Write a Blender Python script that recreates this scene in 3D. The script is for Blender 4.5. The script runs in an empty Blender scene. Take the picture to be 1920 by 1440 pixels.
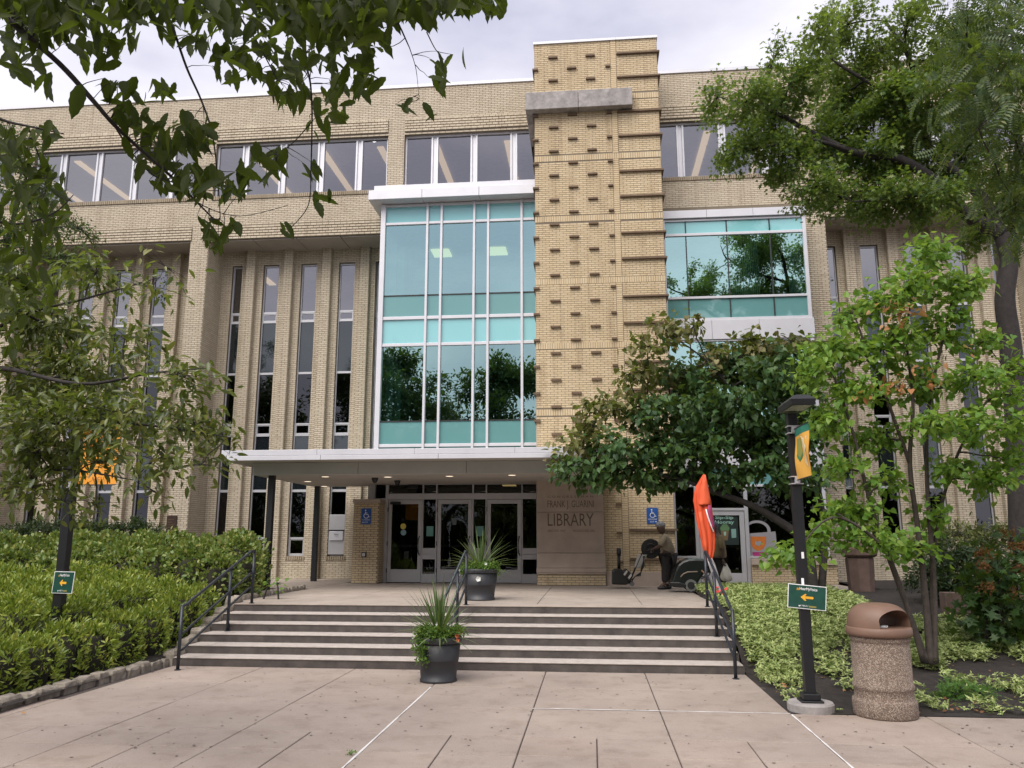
import bpy, bmesh, math, random
import numpy as np
from mathutils import Vector, Matrix
rng = np.random.default_rng(7); random.seed(7)
SC = bpy.context.scene; COL = SC.collection
rad = math.radians

# ---------------------------------------------------------------- camera
FPX, PITCH, YAW, EYE = 1507.57, 0.191428, 0.09701, 2.0
cam = bpy.data.cameras.new('camera'); cam.sensor_width = 36; cam.lens = 36*FPX/1920
cam.clip_start = 0.05; cam.clip_end = 3000
camo = bpy.data.objects.new('camera', cam); COL.objects.link(camo)
camo.location = (0, 0, EYE); camo.rotation_euler = (math.pi/2+PITCH, 0, YAW)
SC.camera = camo

# ---------------------------------------------------------------- sky and sun
SUN_EL, SUN_ROT = rad(52), rad(203)
w = bpy.data.worlds.new('World'); SC.world = w; w.use_nodes = True
nt = w.node_tree; nt.nodes.clear()
out = nt.nodes.new('ShaderNodeOutputWorld'); bg = nt.nodes.new('ShaderNodeBackground')
sky = nt.nodes.new('ShaderNodeTexSky'); sky.sky_type = 'NISHITA'; sky.sun_disc = False
sky.sun_elevation = SUN_EL; sky.sun_rotation = SUN_ROT; sky.dust_density = 3.0; sky.altitude = 10
tc = nt.nodes.new('ShaderNodeTexCoord'); mp = nt.nodes.new('ShaderNodeMapping'); mp.inputs['Scale'].default_value = (1, 1, 2.2)
nz = nt.nodes.new('ShaderNodeTexNoise'); nz.inputs['Scale'].default_value = 2.6; nz.inputs['Detail'].default_value = 6; nz.inputs['Roughness'].default_value = .5
rp = nt.nodes.new('ShaderNodeValToRGB')
rp.color_ramp.elements[0].position = .36; rp.color_ramp.elements[0].color = (2.25, 2.25, 2.75, 1)
rp.color_ramp.elements[1].position = .66; rp.color_ramp.elements[1].color = (4.35, 4.2, 4.45, 1)
mx = nt.nodes.new('ShaderNodeMix'); mx.data_type = 'RGBA'; mx.inputs['Factor'].default_value = .94
L = nt.links.new
L(tc.outputs['Generated'], mp.inputs['Vector']); L(mp.outputs['Vector'], nz.inputs['Vector']); L(nz.outputs['Fac'], rp.inputs['Fac'])
L(sky.outputs['Color'], mx.inputs['A']); L(rp.outputs['Color'], mx.inputs['B']); L(mx.outputs['Result'], bg.inputs['Color'])
bg.inputs['Strength'].default_value = .1; L(bg.outputs['Background'], out.inputs['Surface'])
sl = bpy.data.lights.new('sun', 'SUN'); sl.energy = 1.5; sl.angle = rad(50); sl.color = (1, .95, .87)
so = bpy.data.objects.new('sun', sl); COL.objects.link(so)
dsun = Vector((math.sin(SUN_ROT)*math.cos(SUN_EL), math.cos(SUN_ROT)*math.cos(SUN_EL), math.sin(SUN_EL)))
so.rotation_euler = dsun.to_track_quat('Z', 'Y').to_euler(); so.location = (-10, -20, 40)
vs = SC.view_settings; vs.view_transform = 'Standard'; vs.look = 'None'; vs.exposure = 1.55; vs.gamma = 1; vs.use_curve_mapping = False
SC.cycles.max_bounces = 8; SC.cycles.transparent_max_bounces = 12

# ---------------------------------------------------------------- projection of survey points to real planes
_f = np.array([-math.sin(YAW)*math.cos(PITCH), math.cos(YAW)*math.cos(PITCH), math.sin(PITCH)])
_r = np.array([math.cos(YAW), math.sin(YAW), 0]); _u = np.cross(_r, _f)
def ray(px, py): return _f + _r*(px-960)/FPX + _u*(720-py)/FPX
def P(px, py, Y): d = ray(px, py); t = Y/d[1]; return np.array((d[0]*t, Y, EYE+d[2]*t))
def G(px, py, z): d = ray(px, py); t = (z-EYE)/d[2]; return np.array((d[0]*t, d[1]*t, z))

# ---------------------------------------------------------------- materials
def newmat(name):
    m = bpy.data.materials.new(name); m.use_nodes = True
    b = m.node_tree.nodes['Principled BSDF']; return m, m.node_tree, b
def N(nt, t, **k):
    n = nt.nodes.new(t)
    for a, v in k.items():
        if a in n.inputs: n.inputs[a].default_value = v
        else: setattr(n, a, v)
    return n
def ramp(nt, src, stops):
    r = nt.nodes.new('ShaderNodeValToRGB'); e = r.color_ramp.elements
    while len(e) < len(stops): e.new(.5)
    for el, (p, c) in zip(e, stops): el.position = p; el.color = (*c, 1) if len(c) == 3 else c
    nt.links.new(src, r.inputs['Fac']); return r
def mixc(nt, fac, a, b, blend='MIX'):
    m = nt.nodes.new('ShaderNodeMix'); m.data_type = 'RGBA'; m.blend_type = blend
    for s, v in (('Factor', fac), ('A', a), ('B', b)):
        if hasattr(v, 'links'): nt.links.new(v, m.inputs[s])
        elif s == 'Factor': m.inputs[s].default_value = v
        else: m.inputs[s].default_value = (*v, 1)
    return m.outputs['Result']
def objco(nt, sc=(1, 1, 1)):
    t = nt.nodes.new('ShaderNodeNewGeometry'); m = nt.nodes.new('ShaderNodeMapping'); m.inputs['Scale'].default_value = sc
    nt.links.new(t.outputs['Position'], m.inputs['Vector']); return m.outputs['Vector']
def noise(nt, vec, scale, detail=5, rough=.6):
    n = N(nt, 'ShaderNodeTexNoise', Scale=scale, Detail=detail, Roughness=rough); nt.links.new(vec, n.inputs['Vector']); return n.outputs['Fac']
def bump(nt, b, src, strength, dist=.01):
    bp = N(nt, 'ShaderNodeBump', Strength=strength, Distance=dist); nt.links.new(src, bp.inputs['Height']); nt.links.new(bp.outputs['Normal'], b.inputs['Normal'])
def plain(name, c, rough=.5, metal=0, var=.12, scale=6, bmp=0, spec=None, bscale=None):
    m, nt, b = newmat(name); v = objco(nt); f = noise(nt, v, scale)
    d = tuple(x*(1-var) for x in c); l = tuple(min(1, x*(1+var)) for x in c)
    r = ramp(nt, f, [(.3, d), (.7, l)]); nt.links.new(r.outputs['Color'], b.inputs['Base Color'])
    b.inputs['Roughness'].default_value = rough; b.inputs['Metallic'].default_value = metal
    if spec is not None: b.inputs['Specular IOR Level'].default_value = spec
    if bmp: bump(nt, b, noise(nt, v, bscale or scale*8), bmp)
    return m
def island(nt): return nt.nodes.new('ShaderNodeNewGeometry').outputs['Random Per Island']
def brickmat(name, cs, stain=(.5, .45, .4), amount=.35):
    m, nt, b = newmat(name); v = objco(nt)
    r = ramp(nt, island(nt), [(i/(len(cs)-1), c) for i, c in enumerate(cs)])
    f = noise(nt, v, 30, 4); c1 = mixc(nt, .22, r.outputs['Color'], ramp(nt, f, [(.3, (.45, .4, .33)), (.7, (1, .95, .85))]).outputs['Color'], 'MULTIPLY')
    big = noise(nt, objco(nt, (.5, .5, .12)), 1.3, 5)     # rain streak dirt, long in z
    st = ramp(nt, big, [(.42, (1, 1, 1)), (.72, stain)])
    fs2 = ramp(nt, noise(nt, objco(nt, (3.2, 3.2, .22)), 1.7, 4, .65), [(.52, (1, 1, 1)), (.78, (.62, .57, .53))]); c1 = mixc(nt, .8, c1, fs2.outputs['Color'], 'MULTIPLY')
    c2 = mixc(nt, amount, c1, st.outputs['Color'], 'MULTIPLY')
    nt.links.new(c2, b.inputs['Base Color']); b.inputs['Roughness'].default_value = .75; b.inputs['Specular IOR Level'].default_value = .3
    bump(nt, b, noise(nt, v, 120), .25, .004); return m
def leafmat(name, cs, trans=.35, rough=.45, spec=.35):
    m, nt, b = newmat(name); r = ramp(nt, island(nt), [(i/max(1, len(cs)-1), c) for i, c in enumerate(cs)])
    v = objco(nt); c = mixc(nt, .35, r.outputs['Color'], ramp(nt, noise(nt, v, 40, 3), [(.3, (.6, .6, .5)), (.7, (1, 1, 1))]).outputs['Color'], 'MULTIPLY')
    nt.links.new(c, b.inputs['Base Color']); b.inputs['Roughness'].default_value = rough; b.inputs['Specular IOR Level'].default_value = spec
    t = nt.nodes.new('ShaderNodeBsdfTranslucent'); tcn = mixc(nt, .5, c, (.35, .5, .04)); nt.links.new(tcn, t.inputs['Color'])
    ms = nt.nodes.new('ShaderNodeMixShader'); ms.inputs[0].default_value = trans
    nt.links.new(b.outputs[0], ms.inputs[1]); nt.links.new(t.outputs[0], ms.inputs[2]); nt.links.new(ms.outputs[0], nt.nodes['Material Output'].inputs['Surface']); return m
def glassmat(name, tint, refl, rcol=(1, 1, 1), rough=.0):
    m, nt, b = newmat(name); nt.nodes.remove(b)
    t = N(nt, 'ShaderNodeBsdfTransparent'); t.inputs['Color'].default_value = (*tint, 1)
    g = N(nt, 'ShaderNodeBsdfGlossy'); g.inputs['Color'].default_value = (*rcol, 1); g.inputs['Roughness'].default_value = rough
    lw = N(nt, 'ShaderNodeLayerWeight', Blend=.25); mr = N(nt, 'ShaderNodeMapRange'); mr.inputs['To Min'].default_value = refl; mr.inputs['To Max'].default_value = min(1, refl+.55)
    nt.links.new(lw.outputs['Fresnel'], mr.inputs['Value'])
    # slight waviness of float glass
    v = objco(nt); bp = N(nt, 'ShaderNodeBump', Strength=.04, Distance=.02); nt.links.new(noise(nt, v, 1.6, 2), bp.inputs['Height']); nt.links.new(bp.outputs['Normal'], g.inputs['Normal'])
    ms = nt.nodes.new('ShaderNodeMixShader'); nt.links.new(mr.outputs[0], ms.inputs[0]); nt.links.new(t.outputs[0], ms.inputs[1]); nt.links.new(g.outputs[0], ms.inputs[2])
    nt.links.new(ms.outputs[0], nt.nodes['Material Output'].inputs['Surface']); return m
def emit(name, c, s):
    m, nt, b = newmat(name); b.inputs['Base Color'].default_value = (*c, 1); b.inputs['Emission Color'].default_value = (*c, 1); b.inputs['Emission Strength'].default_value = s; return m
M = {}
M['brick'] = brickmat('tan_brick', [(.47, .405, .315), (.53, .465, .37), (.50, .435, .34), (.565, .50, .40), (.515, .45, .35)], amount=.22)
M['tbrick'] = brickmat('yellow_brick', [(.53, .42, .275), (.585, .475, .315), (.555, .445, .29), (.61, .50, .345), (.57, .46, .305)], (.62, .55, .48), amount=.3)
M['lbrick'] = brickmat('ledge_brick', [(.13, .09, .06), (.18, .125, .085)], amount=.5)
M['sbrick'] = brickmat('sill_brick', [(.32, .27, .20), (.38, .32, .24)], amount=.6)
M['mortar'] = plain('mortar', (.175, .145, .108), .9, bmp=.2)
M['white'] = plain('white_aluminium', (.55, .55, .595), .4, .15, .05, 2)
M['alu'] = plain('pale_aluminium', (.50, .50, .53), .35, .3, .05, 3)
M['beam'] = plain('grey_canopy_panel', (.40, .405, .39), .4, .1, .06, 1.5)
M['soffit'] = plain('soffit_board', (.42, .39, .36), .7, 0, .08, 1)
M['soffit2'] = plain('eave_soffit_board', (.36, .32, .28), .8, 0, .12, 1)
M['black'] = plain('black_paint', (.007, .0075, .010), .45, 0, .25, 5)
M['blackm'] = plain('black_gasket', (.012, .013, .014), .5)
M['rail'] = plain('dark_blue_grey_rail_paint', (.022, .026, .036), .38, .1, .2, 8)
M['teal'] = glassmat('teal_glass', (.42, .74, .70), .50, (.66, 1, .98))
M['tealv'] = glassmat('teal_view_glass', (.24, .50, .46), .42, (.66, .98, .96))
def spandrel(name, c):
    m, nt, b = newmat(name); b.inputs['Base Color'].default_value = (*c, 1); b.inputs['Roughness'].default_value = .04; b.inputs['Specular IOR Level'].default_value = .9
    b.inputs['Coat Weight'].default_value = .6; b.inputs['Coat Roughness'].default_value = .02; b.inputs['Coat Tint'].default_value = (.8, 1, 1, 1); return m
M['span'] = spandrel('teal_spandrel_glass', (.135, .27, .275)); M['span2'] = spandrel('bright_teal_spandrel_glass', (.25, .49, .52))
M['dglass'] = glassmat('dark_window_glass', (.16, .16, .17), .075, (.8, .82, .9))
M['uglass'] = glassmat('grey_window_glass', (.30, .30, .32), .27, (.82, .82, .86))
M['bspan'] = spandrel('black_spandrel_glass', (.012, .013, .017))
M['eglass'] = glassmat('door_glass', (.16, .17, .16), .045, (.8, .85, .85))
M['concrete'] = plain('weathered_concrete', (.27, .25, .245), .85, 0, .35, 5, .4)
M['stone'] = plain('carved_limestone', (.40, .325, .27), .8, 0, .12, 2.5, .15)
M['stoned'] = plain('cut_letter', (.13, .095, .075), .9)
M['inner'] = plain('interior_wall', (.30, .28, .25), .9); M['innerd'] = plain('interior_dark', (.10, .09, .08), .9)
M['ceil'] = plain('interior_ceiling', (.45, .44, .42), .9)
M['lamp'] = emit('lit_ceiling_fixture', (1, .74, .40), .55); M['lamp2'] = emit('lit_ceiling_panel', (1, .70, .30), .5); M['down'] = emit('downlight_lens', (1, .82, .6), .45)
M['mulch'] = plain('dark_mulch', (.022, .017, .015), .95, 0, .5, 9, 1.0, bscale=26)
M['bark'] = plain('bark', (.055, .043, .036), .9, 0, .35, 12, .8, bscale=30); M['barkd'] = plain('dark_bark', (.03, .025, .024), .9, 0, .35, 12, .8, bscale=30)
M['core'] = plain('dark_hedge_core', (.022, .02, .012), .95, 0, .4, 8, .6)  # even dark colour for the solid core added inside the hedges
def paving(name, base, red):
    m, nt, b = newmat(name); v = objco(nt)
    r = ramp(nt, N(nt, 'ShaderNodeObjectInfo').outputs['Random'], [(0, tuple(x*.965 for x in base)), (.5, base), (1, red)])
    big = ramp(nt, noise(nt, v, .7, 6), [(.3, (.80, .77, .75)), (.7, (1.06, 1.04, 1.02))]); c = mixc(nt, .9, r.outputs['Color'], big.outputs['Color'], 'MULTIPLY')
    fine = ramp(nt, noise(nt, v, 90, 3, .7), [(.28, (.62, .60, .58)), (.45, (1, .99, .98)), (.60, (1.05, 1.04, 1.02)), (.70, (1.5, 1.48, 1.45))]); c = mixc(nt, .85, c, fine.outputs['Color'], 'MULTIPLY')
    stain = ramp(nt, noise(nt, v, 2.6, 5, .7), [(.50, (1, 1, 1)), (.72, (.70, .66, .63))]); c = mixc(nt, .75, c, stain.outputs['Color'], 'MULTIPLY')
    agg = N(nt, 'ShaderNodeTexVoronoi', Scale=70); nt.links.new(v, agg.inputs['Vector']); ag = ramp(nt, agg.outputs['Distance'], [(.06, (1.6, 1.55, 1.5)), (.16, (1, 1, 1))]); c = mixc(nt, .45, c, ag.outputs['Color'], 'MULTIPLY')
    wv = N(nt, 'ShaderNodeTexNoise', Scale=1.1, Detail=7, Roughness=.62); nt.links.new(v, wv.inputs['Vector']); ck = ramp(nt, wv.outputs['Fac'], [(.496, (1, 1, 1)), (.4995, (.45, .42, .40)), (.503, (1, 1, 1))]); c = mixc(nt, .35, c, ck.outputs['Color'], 'MULTIPLY')
    nt.links.new(c, b.inputs['Base Color']); b.inputs['Roughness'].default_value = .8; bump(nt, b, noise(nt, v, 140, 3), .35, .004); return m
M['pave'] = paving('pinkish_concrete_paving', (.325, .276, .247), (.33, .272, .24)); M['terr'] = paving('terrace_concrete', (.36, .315, .28), (.34, .30, .27))
M['joint'] = plain('joint_sand', (.07, .055, .05), .95); M['jointw'] = plain('pale_joint_sealant', (.62, .60, .60), .7)
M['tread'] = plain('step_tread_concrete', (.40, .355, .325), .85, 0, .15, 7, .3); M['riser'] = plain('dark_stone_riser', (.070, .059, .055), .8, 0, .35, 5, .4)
M['cobble'] = plain('kerb_stone', (.27, .235, .195), .9, 0, .4, 7, .9, bscale=22)
M['gum'] = plain('trodden_gum', (.07, .055, .052), .8)
# ---------------------------------------------------------------- mesh helpers
def mesh_np(name, V, F, mat, smooth=False):
    """V (n,3) floats, F list of tuples or (m,k) array"""
    me = bpy.data.meshes.new(name); V = np.asarray(V, dtype=np.float32)
    if isinstance(F, np.ndarray):
        m, k = F.shape; loops = F.astype(np.int32).ravel(); starts = np.arange(0, m*k, k, dtype=np.int32)
    else:
        m = len(F); ln = np.fromiter((len(f) for f in F), dtype=np.int32, count=m); starts = np.concatenate(([0], np.cumsum(ln)[:-1])).astype(np.int32) if m else np.zeros(0, np.int32)
        loops = np.fromiter((i for f in F for i in f), dtype=np.int32)
    me.vertices.add(len(V)); me.vertices.foreach_set('co', V.ravel())
    me.loops.add(len(loops)); me.loops.foreach_set('vertex_index', loops)
    me.polygons.add(m); me.polygons.foreach_set('loop_start', starts)
    me.update(calc_edges=True); me.validate()
    me.polygons.foreach_set('use_smooth', np.full(len(me.polygons), bool(smooth)))
    if mat: me.materials.append(mat)
    return me
def wl(o):
    v = Vector((0, 0, 0))
    while o: v = v+o.location; o = o.parent
    return np.array(v)
def link(name, me, parent=None, kind=None, label=None, cat=None, group=None, loc=None):
    o = bpy.data.objects.new(name, me); COL.objects.link(o)
    if loc is not None: o.location = loc
    if parent: o.parent = parent
    tag(o, label, cat, group, kind); return o
def tag(o, label=None, cat=None, group=None, kind=None):
    for k, v in (('label', label), ('category', cat), ('group', group), ('kind', kind)):
        if v: o[k] = v
    return o
def thing(name, loc, label, cat, group=None):
    return link(name, None, None, None, label, cat, group, Vector([float(x) for x in loc]))
class MB:
    def __init__(s): s.V = []; s.F = []; s.n = 0
    def add(s, V, F):
        V = np.asarray(V, float).reshape(-1, 3); s.V.append(V); s.F += [tuple(int(i)+s.n for i in f) for f in F]; s.n += len(V); return s
    def box(s, x0, x1, y0, y1, z0, z1):
        return s.add([(x0,y0,z0),(x1,y0,z0),(x1,y1,z0),(x0,y1,z0),(x0,y0,z1),(x1,y0,z1),(x1,y1,z1),(x0,y1,z1)],
                     [(0,3,2,1),(4,5,6,7),(0,1,5,4),(1,2,6,5),(2,3,7,6),(3,0,4,7)])
    def quad(s, a, b, c, d): return s.add([a, b, c, d], [(0, 1, 2, 3)])
    def obox(s, c, ux, uy, uz):
        c, ux, uy, uz = (np.asarray(v, float) for v in (c, ux, uy, uz))
        V = [c+a*ux+b*uy+d*uz for d in (-1, 1) for a, b in ((-1,-1),(1,-1),(1,1),(-1,1))]
        return s.add(V, [(0,3,2,1),(4,5,6,7),(0,1,5,4),(1,2,6,5),(2,3,7,6),(3,0,4,7)])
    def tube(s, pts, r, n=8, cap=True):
        pts = np.asarray(pts, float); m = len(pts); r = np.broadcast_to(np.asarray(r, float), (m,))
        T = np.gradient(pts, axis=0); T /= np.linalg.norm(T, axis=1)[:, None]+1e-9
        ref = np.array((0, 0, 1.)) if abs(T[0, 2]) < .9 else np.array((1., 0, 0))
        a = np.linspace(0, 2*math.pi, n, endpoint=False); V = []
        for i in range(m):
            b1 = np.cross(T[i], ref); l = np.linalg.norm(b1)
            if l < 1e-4: b1 = np.cross(T[i], (0, 1., 0)); l = np.linalg.norm(b1)
            b1 /= l; b2 = np.cross(T[i], b1); ref = -np.cross(T[i], b1) if False else ref
            V.append(pts[i]+r[i]*(np.cos(a)[:, None]*b1+np.sin(a)[:, None]*b2))
        F = [(i*n+j, i*n+(j+1) % n, (i+1)*n+(j+1) % n, (i+1)*n+j) for i in range(m-1) for j in range(n)]
        if cap: F += [tuple(range(n-1, -1, -1)), tuple(range((m-1)*n, m*n))]
        return s.add(np.concatenate(V), F)
    def lathe(s, prof, c=(0, 0, 0), n=32, sx=1, sy=1):
        a = np.linspace(0, 2*math.pi, n, endpoint=False); V = []
        for r, z in prof: V += [(c[0]+r*sx*math.cos(t), c[1]+r*sy*math.sin(t), c[2]+z) for t in a]
        m = len(prof); F = [(i*n+j, i*n+(j+1) % n, (i+1)*n+(j+1) % n, (i+1)*n+j) for i in range(m-1) for j in range(n)]
        F += [tuple(range(n-1, -1, -1)), tuple(range((m-1)*n, m*n))]; return s.add(V, F)
    def prism(s, poly, y0, y1, axes='xz'):
        n = len(poly); mk = {'xz': lambda p, y: (p[0], y, p[1]), 'xy': lambda p, y: (p[0], p[1], y), 'yz': lambda p, y: (y, p[0], p[1])}[axes]
        V = [mk(p, y0) for p in poly]+[mk(p, y1) for p in poly]
        return s.add(V, [tuple(range(n)), tuple(range(2*n-1, n-1, -1))]+[(i, i+n, (i+1) % n+n, (i+1) % n) for i in range(n)])
    def build(s, name, mat, parent=None, smooth=False, bevel=0, **k):
        V = np.concatenate(s.V) if s.V else np.zeros((0, 3))
        if parent is None and 'loc' not in k:
            k['loc'] = Vector((float((V[:, 0].min()+V[:, 0].max())/2), float((V[:, 1].min()+V[:, 1].max())/2), float(V[:, 2].min())))
        off = wl(parent) if parent else np.array(k['loc'])
        me = mesh_np(name, V-off, s.F, mat, smooth)
        o = link(name, me, parent, **k)
        if bevel:
            b = o.modifiers.new('bevel', 'BEVEL'); b.width = bevel; b.segments = 2; b.limit_method = 'ANGLE'; b.angle_limit = rad(40)
        return o
def _each(s, name, mat, parent, **k):
    Fo = 0; base = 0; outp = []; Fs = list(s.F)
    for V in s.V:
        n = len(V); f = []
        while Fs and max(Fs[0]) < base+n: f.append(tuple(i-base for i in Fs.pop(0)))
        m = MB(); m.add(V, f); outp.append(m.build(name, mat, parent, **k)); base += n
    return outp
MB.each = _each
def fixnormals(me):
    bm = bmesh.new(); bm.from_mesh(me); bmesh.ops.recalc_face_normals(bm, faces=bm.faces); bm.to_mesh(me); bm.free()
def textmesh(name, s, mat, parent, origin, width=None, height=.1, ux=(1, 0, 0), uz=(0, 0, 1), depth=.004, bold=0, **k):
    cu = bpy.data.curves.new(name, 'FONT'); cu.body = s; cu.extrude = 0; cu.offset = bold; cu.resolution_u = 2
    o = bpy.data.objects.new(name, cu); COL.objects.link(o); dg = bpy.context.evaluated_depsgraph_get()
    me = bpy.data.meshes.new_from_object(o.evaluated_get(dg)); bpy.data.objects.remove(o)
    n = len(me.vertices); V = np.zeros(n*3); me.vertices.foreach_get('co', V); V = V.reshape(-1, 3)
    lo, hi = V.min(0), V.max(0); sz = hi-lo; sy = height/sz[1]; sx = width/sz[0] if width else sy
    ux, uz, og = np.asarray(ux, float), np.asarray(uz, float), np.asarray(origin, float)
    W = og+((V[:, 0]-lo[0])*sx)[:, None]*ux+((V[:, 1]-lo[1])*sy)[:, None]*uz
    me.vertices.foreach_set('co', (W-wl(parent)).ravel()); me.materials.clear(); me.materials.append(mat); me.update()
    return link(name, me, parent, **k)

# ---------------------------------------------------------------- brick panels: every brick is a small box
def intervals(u0, u1, z, h, holes):
    iv = [(u0, u1)]
    for a, b, c, d in holes:
        if d <= z+.2*h or c >= z+.8*h: continue
        nv = []
        for p, q in iv:
            if b <= p or a >= q: nv.append((p, q)); continue
            if a > p+.01: nv.append((p, a))
            if b < q-.01: nv.append((b, q))
        iv = nv
    return iv
BR_F = [(0, 1, 2, 3), (0, 4, 5, 1), (1, 5, 6, 2), (2, 6, 7, 3), (3, 7, 4, 0)]
class Bricks(MB):
    def one(s, o, u, nrm, a, b, c, d, dep):
        o, u, nrm = (np.asarray(x, float) for x in (o, u, nrm)); z = np.array((0, 0, 1.))
        p = [o+u*a+z*c, o+u*b+z*c, o+u*b+z*d, o+u*a+z*d]; e = .0025
        f = [o+u*(a+e)+z*(c+e), o+u*(b-e)+z*(c+e), o+u*(b-e)+z*(d-e), o+u*(a+e)+z*(d-e)]
        return s.add([x+nrm*dep for x in f]+p, BR_F)
    def panel(s, o, u, nrm, u0, u1, z0, z1, holes=(), Lb=.2, h=.0635, j=.0105, dep=.007, phase=0, cb=None):
        k0 = int(math.floor(z0/h+1e-4)); k1 = int(math.ceil(z1/h-1e-4))
        for k in range(k0, k1):
            c, d = max(z0, k*h), min(z1, (k+1)*h)
            if d-c < .3*h: continue
            for p, q in intervals(u0, u1, k*h, h, holes):
                st = math.floor((p-phase)/Lb)*Lb+phase-(Lb/2 if k % 2 else 0)
                x = st
                while x < q:
                    a, b = max(p, x), min(q, x+Lb)
                    if b-a > .035:
                        dd = dep+random.uniform(-.0015, .002)
                        if cb: cb(a+j/2, b-j/2, c+j/2, d-j/2, dd)
                        else: s.one(o, u, nrm, a+j/2, b-j/2, c+j/2, d-j/2, dd)
                    x += Lb
        return s
    def soldier(s, o, u, nrm, u0, u1, z0, z1, wb=.066, j=.009, dep=.012):
        n = max(1, round((u1-u0)/wb)); wb = (u1-u0)/n
        for i in range(n): s.one(o, u, nrm, u0+i*wb+j/2, u0+(i+1)*wb-j/2, z0+j/2, z1-j/2, dep+random.uniform(-.0015, .002))
        return s
def wallquads(mb, x0, x1, z0, z1, y, holes, depth):
    """front wall sheet at y with reveals going back by depth round each hole"""
    xs = sorted({x0, x1, *[min(max(v, x0), x1) for h in holes for v in h[:2]]}); zs = sorted({z0, z1, *[min(max(v, z0), z1) for h in holes for v in h[2:]]})
    for a, b in zip(xs, xs[1:]):
        for c, d in zip(zs, zs[1:]):
            m, n = (a+b)/2, (c+d)/2
            if any(h[0] < m < h[1] and h[2] < n < h[3] for h in holes): continue
            mb.quad((a, y, c), (b, y, c), (b, y, d), (a, y, d))
    for a, b, c, d in holes:
        a, b, c, d = max(a, x0), min(b, x1), max(c, z0), min(d, z1); Y = y+depth
        mb.quad((a, y, c), (a, y, d), (a, Y, d), (a, Y, c)); mb.quad((b, y, c), (b, Y, c), (b, Y, d), (b, y, d))
        mb.quad((a, y, c), (a, Y, c), (b, Y, c), (b, y, c)); mb.quad((a, y, d), (b, y, d), (b, Y, d), (a, Y, d))
FR = ((0, 0, 0), (1, 0, 0), (0, -1, 0))     # u along x, normal towards the plaza
def front(y): return ((0, y, 0), (1, 0, 0), (0, -1, 0))
def side(x, sgn): return ((x, 0, 0), (0, 1, 0), (sgn, 0, 0))

# ================================================================ LIBRARY BUILDING
TER = .81                                            # terrace level
Yu, Yr, Yd, Yt = 23.9, 25.0, 23.0, 22.0
bld = thing('library_building', (-1, 24, TER), 'long tan brick library with a tall brick tower, teal glass box and white entrance canopy', 'building')
XL, XR = -29.0, 21.0
ZTOP = 16.80
piers = [-25.65, -19.13, -12.62, -6.09, .35, 6.93, 13.44, 19.95]; PW = .31
bays = [-22.4, -15.83, -9.35, -2.93, 3.68, 10.15, 16.7]
HW = 2.93
# --- upper wall
z_cb2, z_ct2, z_sill, z_w0, z_w1, z_cb1, z_ct1 = 11.62, 12.08, 13.02, 13.16, 15.06, 15.13, 15.60
holes_u = [(c-HW, c+HW, z_w0, z_w1) for c in bays]
mb = MB(); wallquads(mb, XL, XR, z_cb2, ZTOP-.06, Yu, holes_u+[(-6.28, -1.3, z_cb2, 12.2)], .22); mb.quad((XR, Yu, z_cb2), (XR, 30, z_cb2), (XR, 30, ZTOP), (XR, Yu, ZTOP))
upw = mb.build('upper_wall', M['mortar'], bld)
bk = Bricks(); hh = list(holes_u)
for c in bays: hh += [(c-HW, c+HW, z_cb1, z_ct1), (c-HW, c+HW, z_cb2-.1, z_ct2), (c-HW, c+HW, z_sill, z_w0)]
boxx = [(-6.32, -1.0, 4, 12.75), (2.25, 6.5, 4, 11.7), (-1.44, 2.18, 0, 20)]
bk.panel(*front(Yu), XL, XR, z_cb2, ZTOP-.06, hh+boxx)
bk.build('brickwork', M['brick'], upw, kind='stuff')
cb = Bricks(); sb = Bricks()
for c in bays:
    for z0, z1 in ((z_cb1, z_ct1), (z_cb2, z_ct2)):
        hb = (z1-z0)/5
        for k in range(5):
            st = c-HW - (.1 if k % 2 else 0)
            x = st
            while x < c+HW:
                a, b = max(x, c-HW), min(x+.2, c+HW)
                inbox = any(p < (a+b)/2 < q and z0 < r for p, q, _, r in boxx) if z0 == z_cb2 else (-1.44 < a < 2.18)
                if b-a > .03 and not inbox: cb.one(*front(Yu), a+.004, b-.004, z0+k*hb+.028, z0+(k+1)*hb, .052)
                x += .2
    sb.soldier(*front(Yu), c-HW-.03, c+HW+.03, z_sill, z_w0, .068, .012, .045)
cb.build('projecting_course', M['brick'], upw, kind='stuff'); sb.build('brick_sill', M['sbrick'], upw, kind='stuff')
mb = MB()
for a, b in ((XL, -1.46), (2.2, XR)):
    n = max(1, round((b-a)/3.0)); s_ = (b-a)/n
    for i in range(n): mb.box(a+i*s_+.002, a+(i+1)*s_-.002, Yu-.045, Yu+.4, ZTOP-.07, ZTOP+.03)
mb.each('roof_coping', M['white'], bld)
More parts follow.
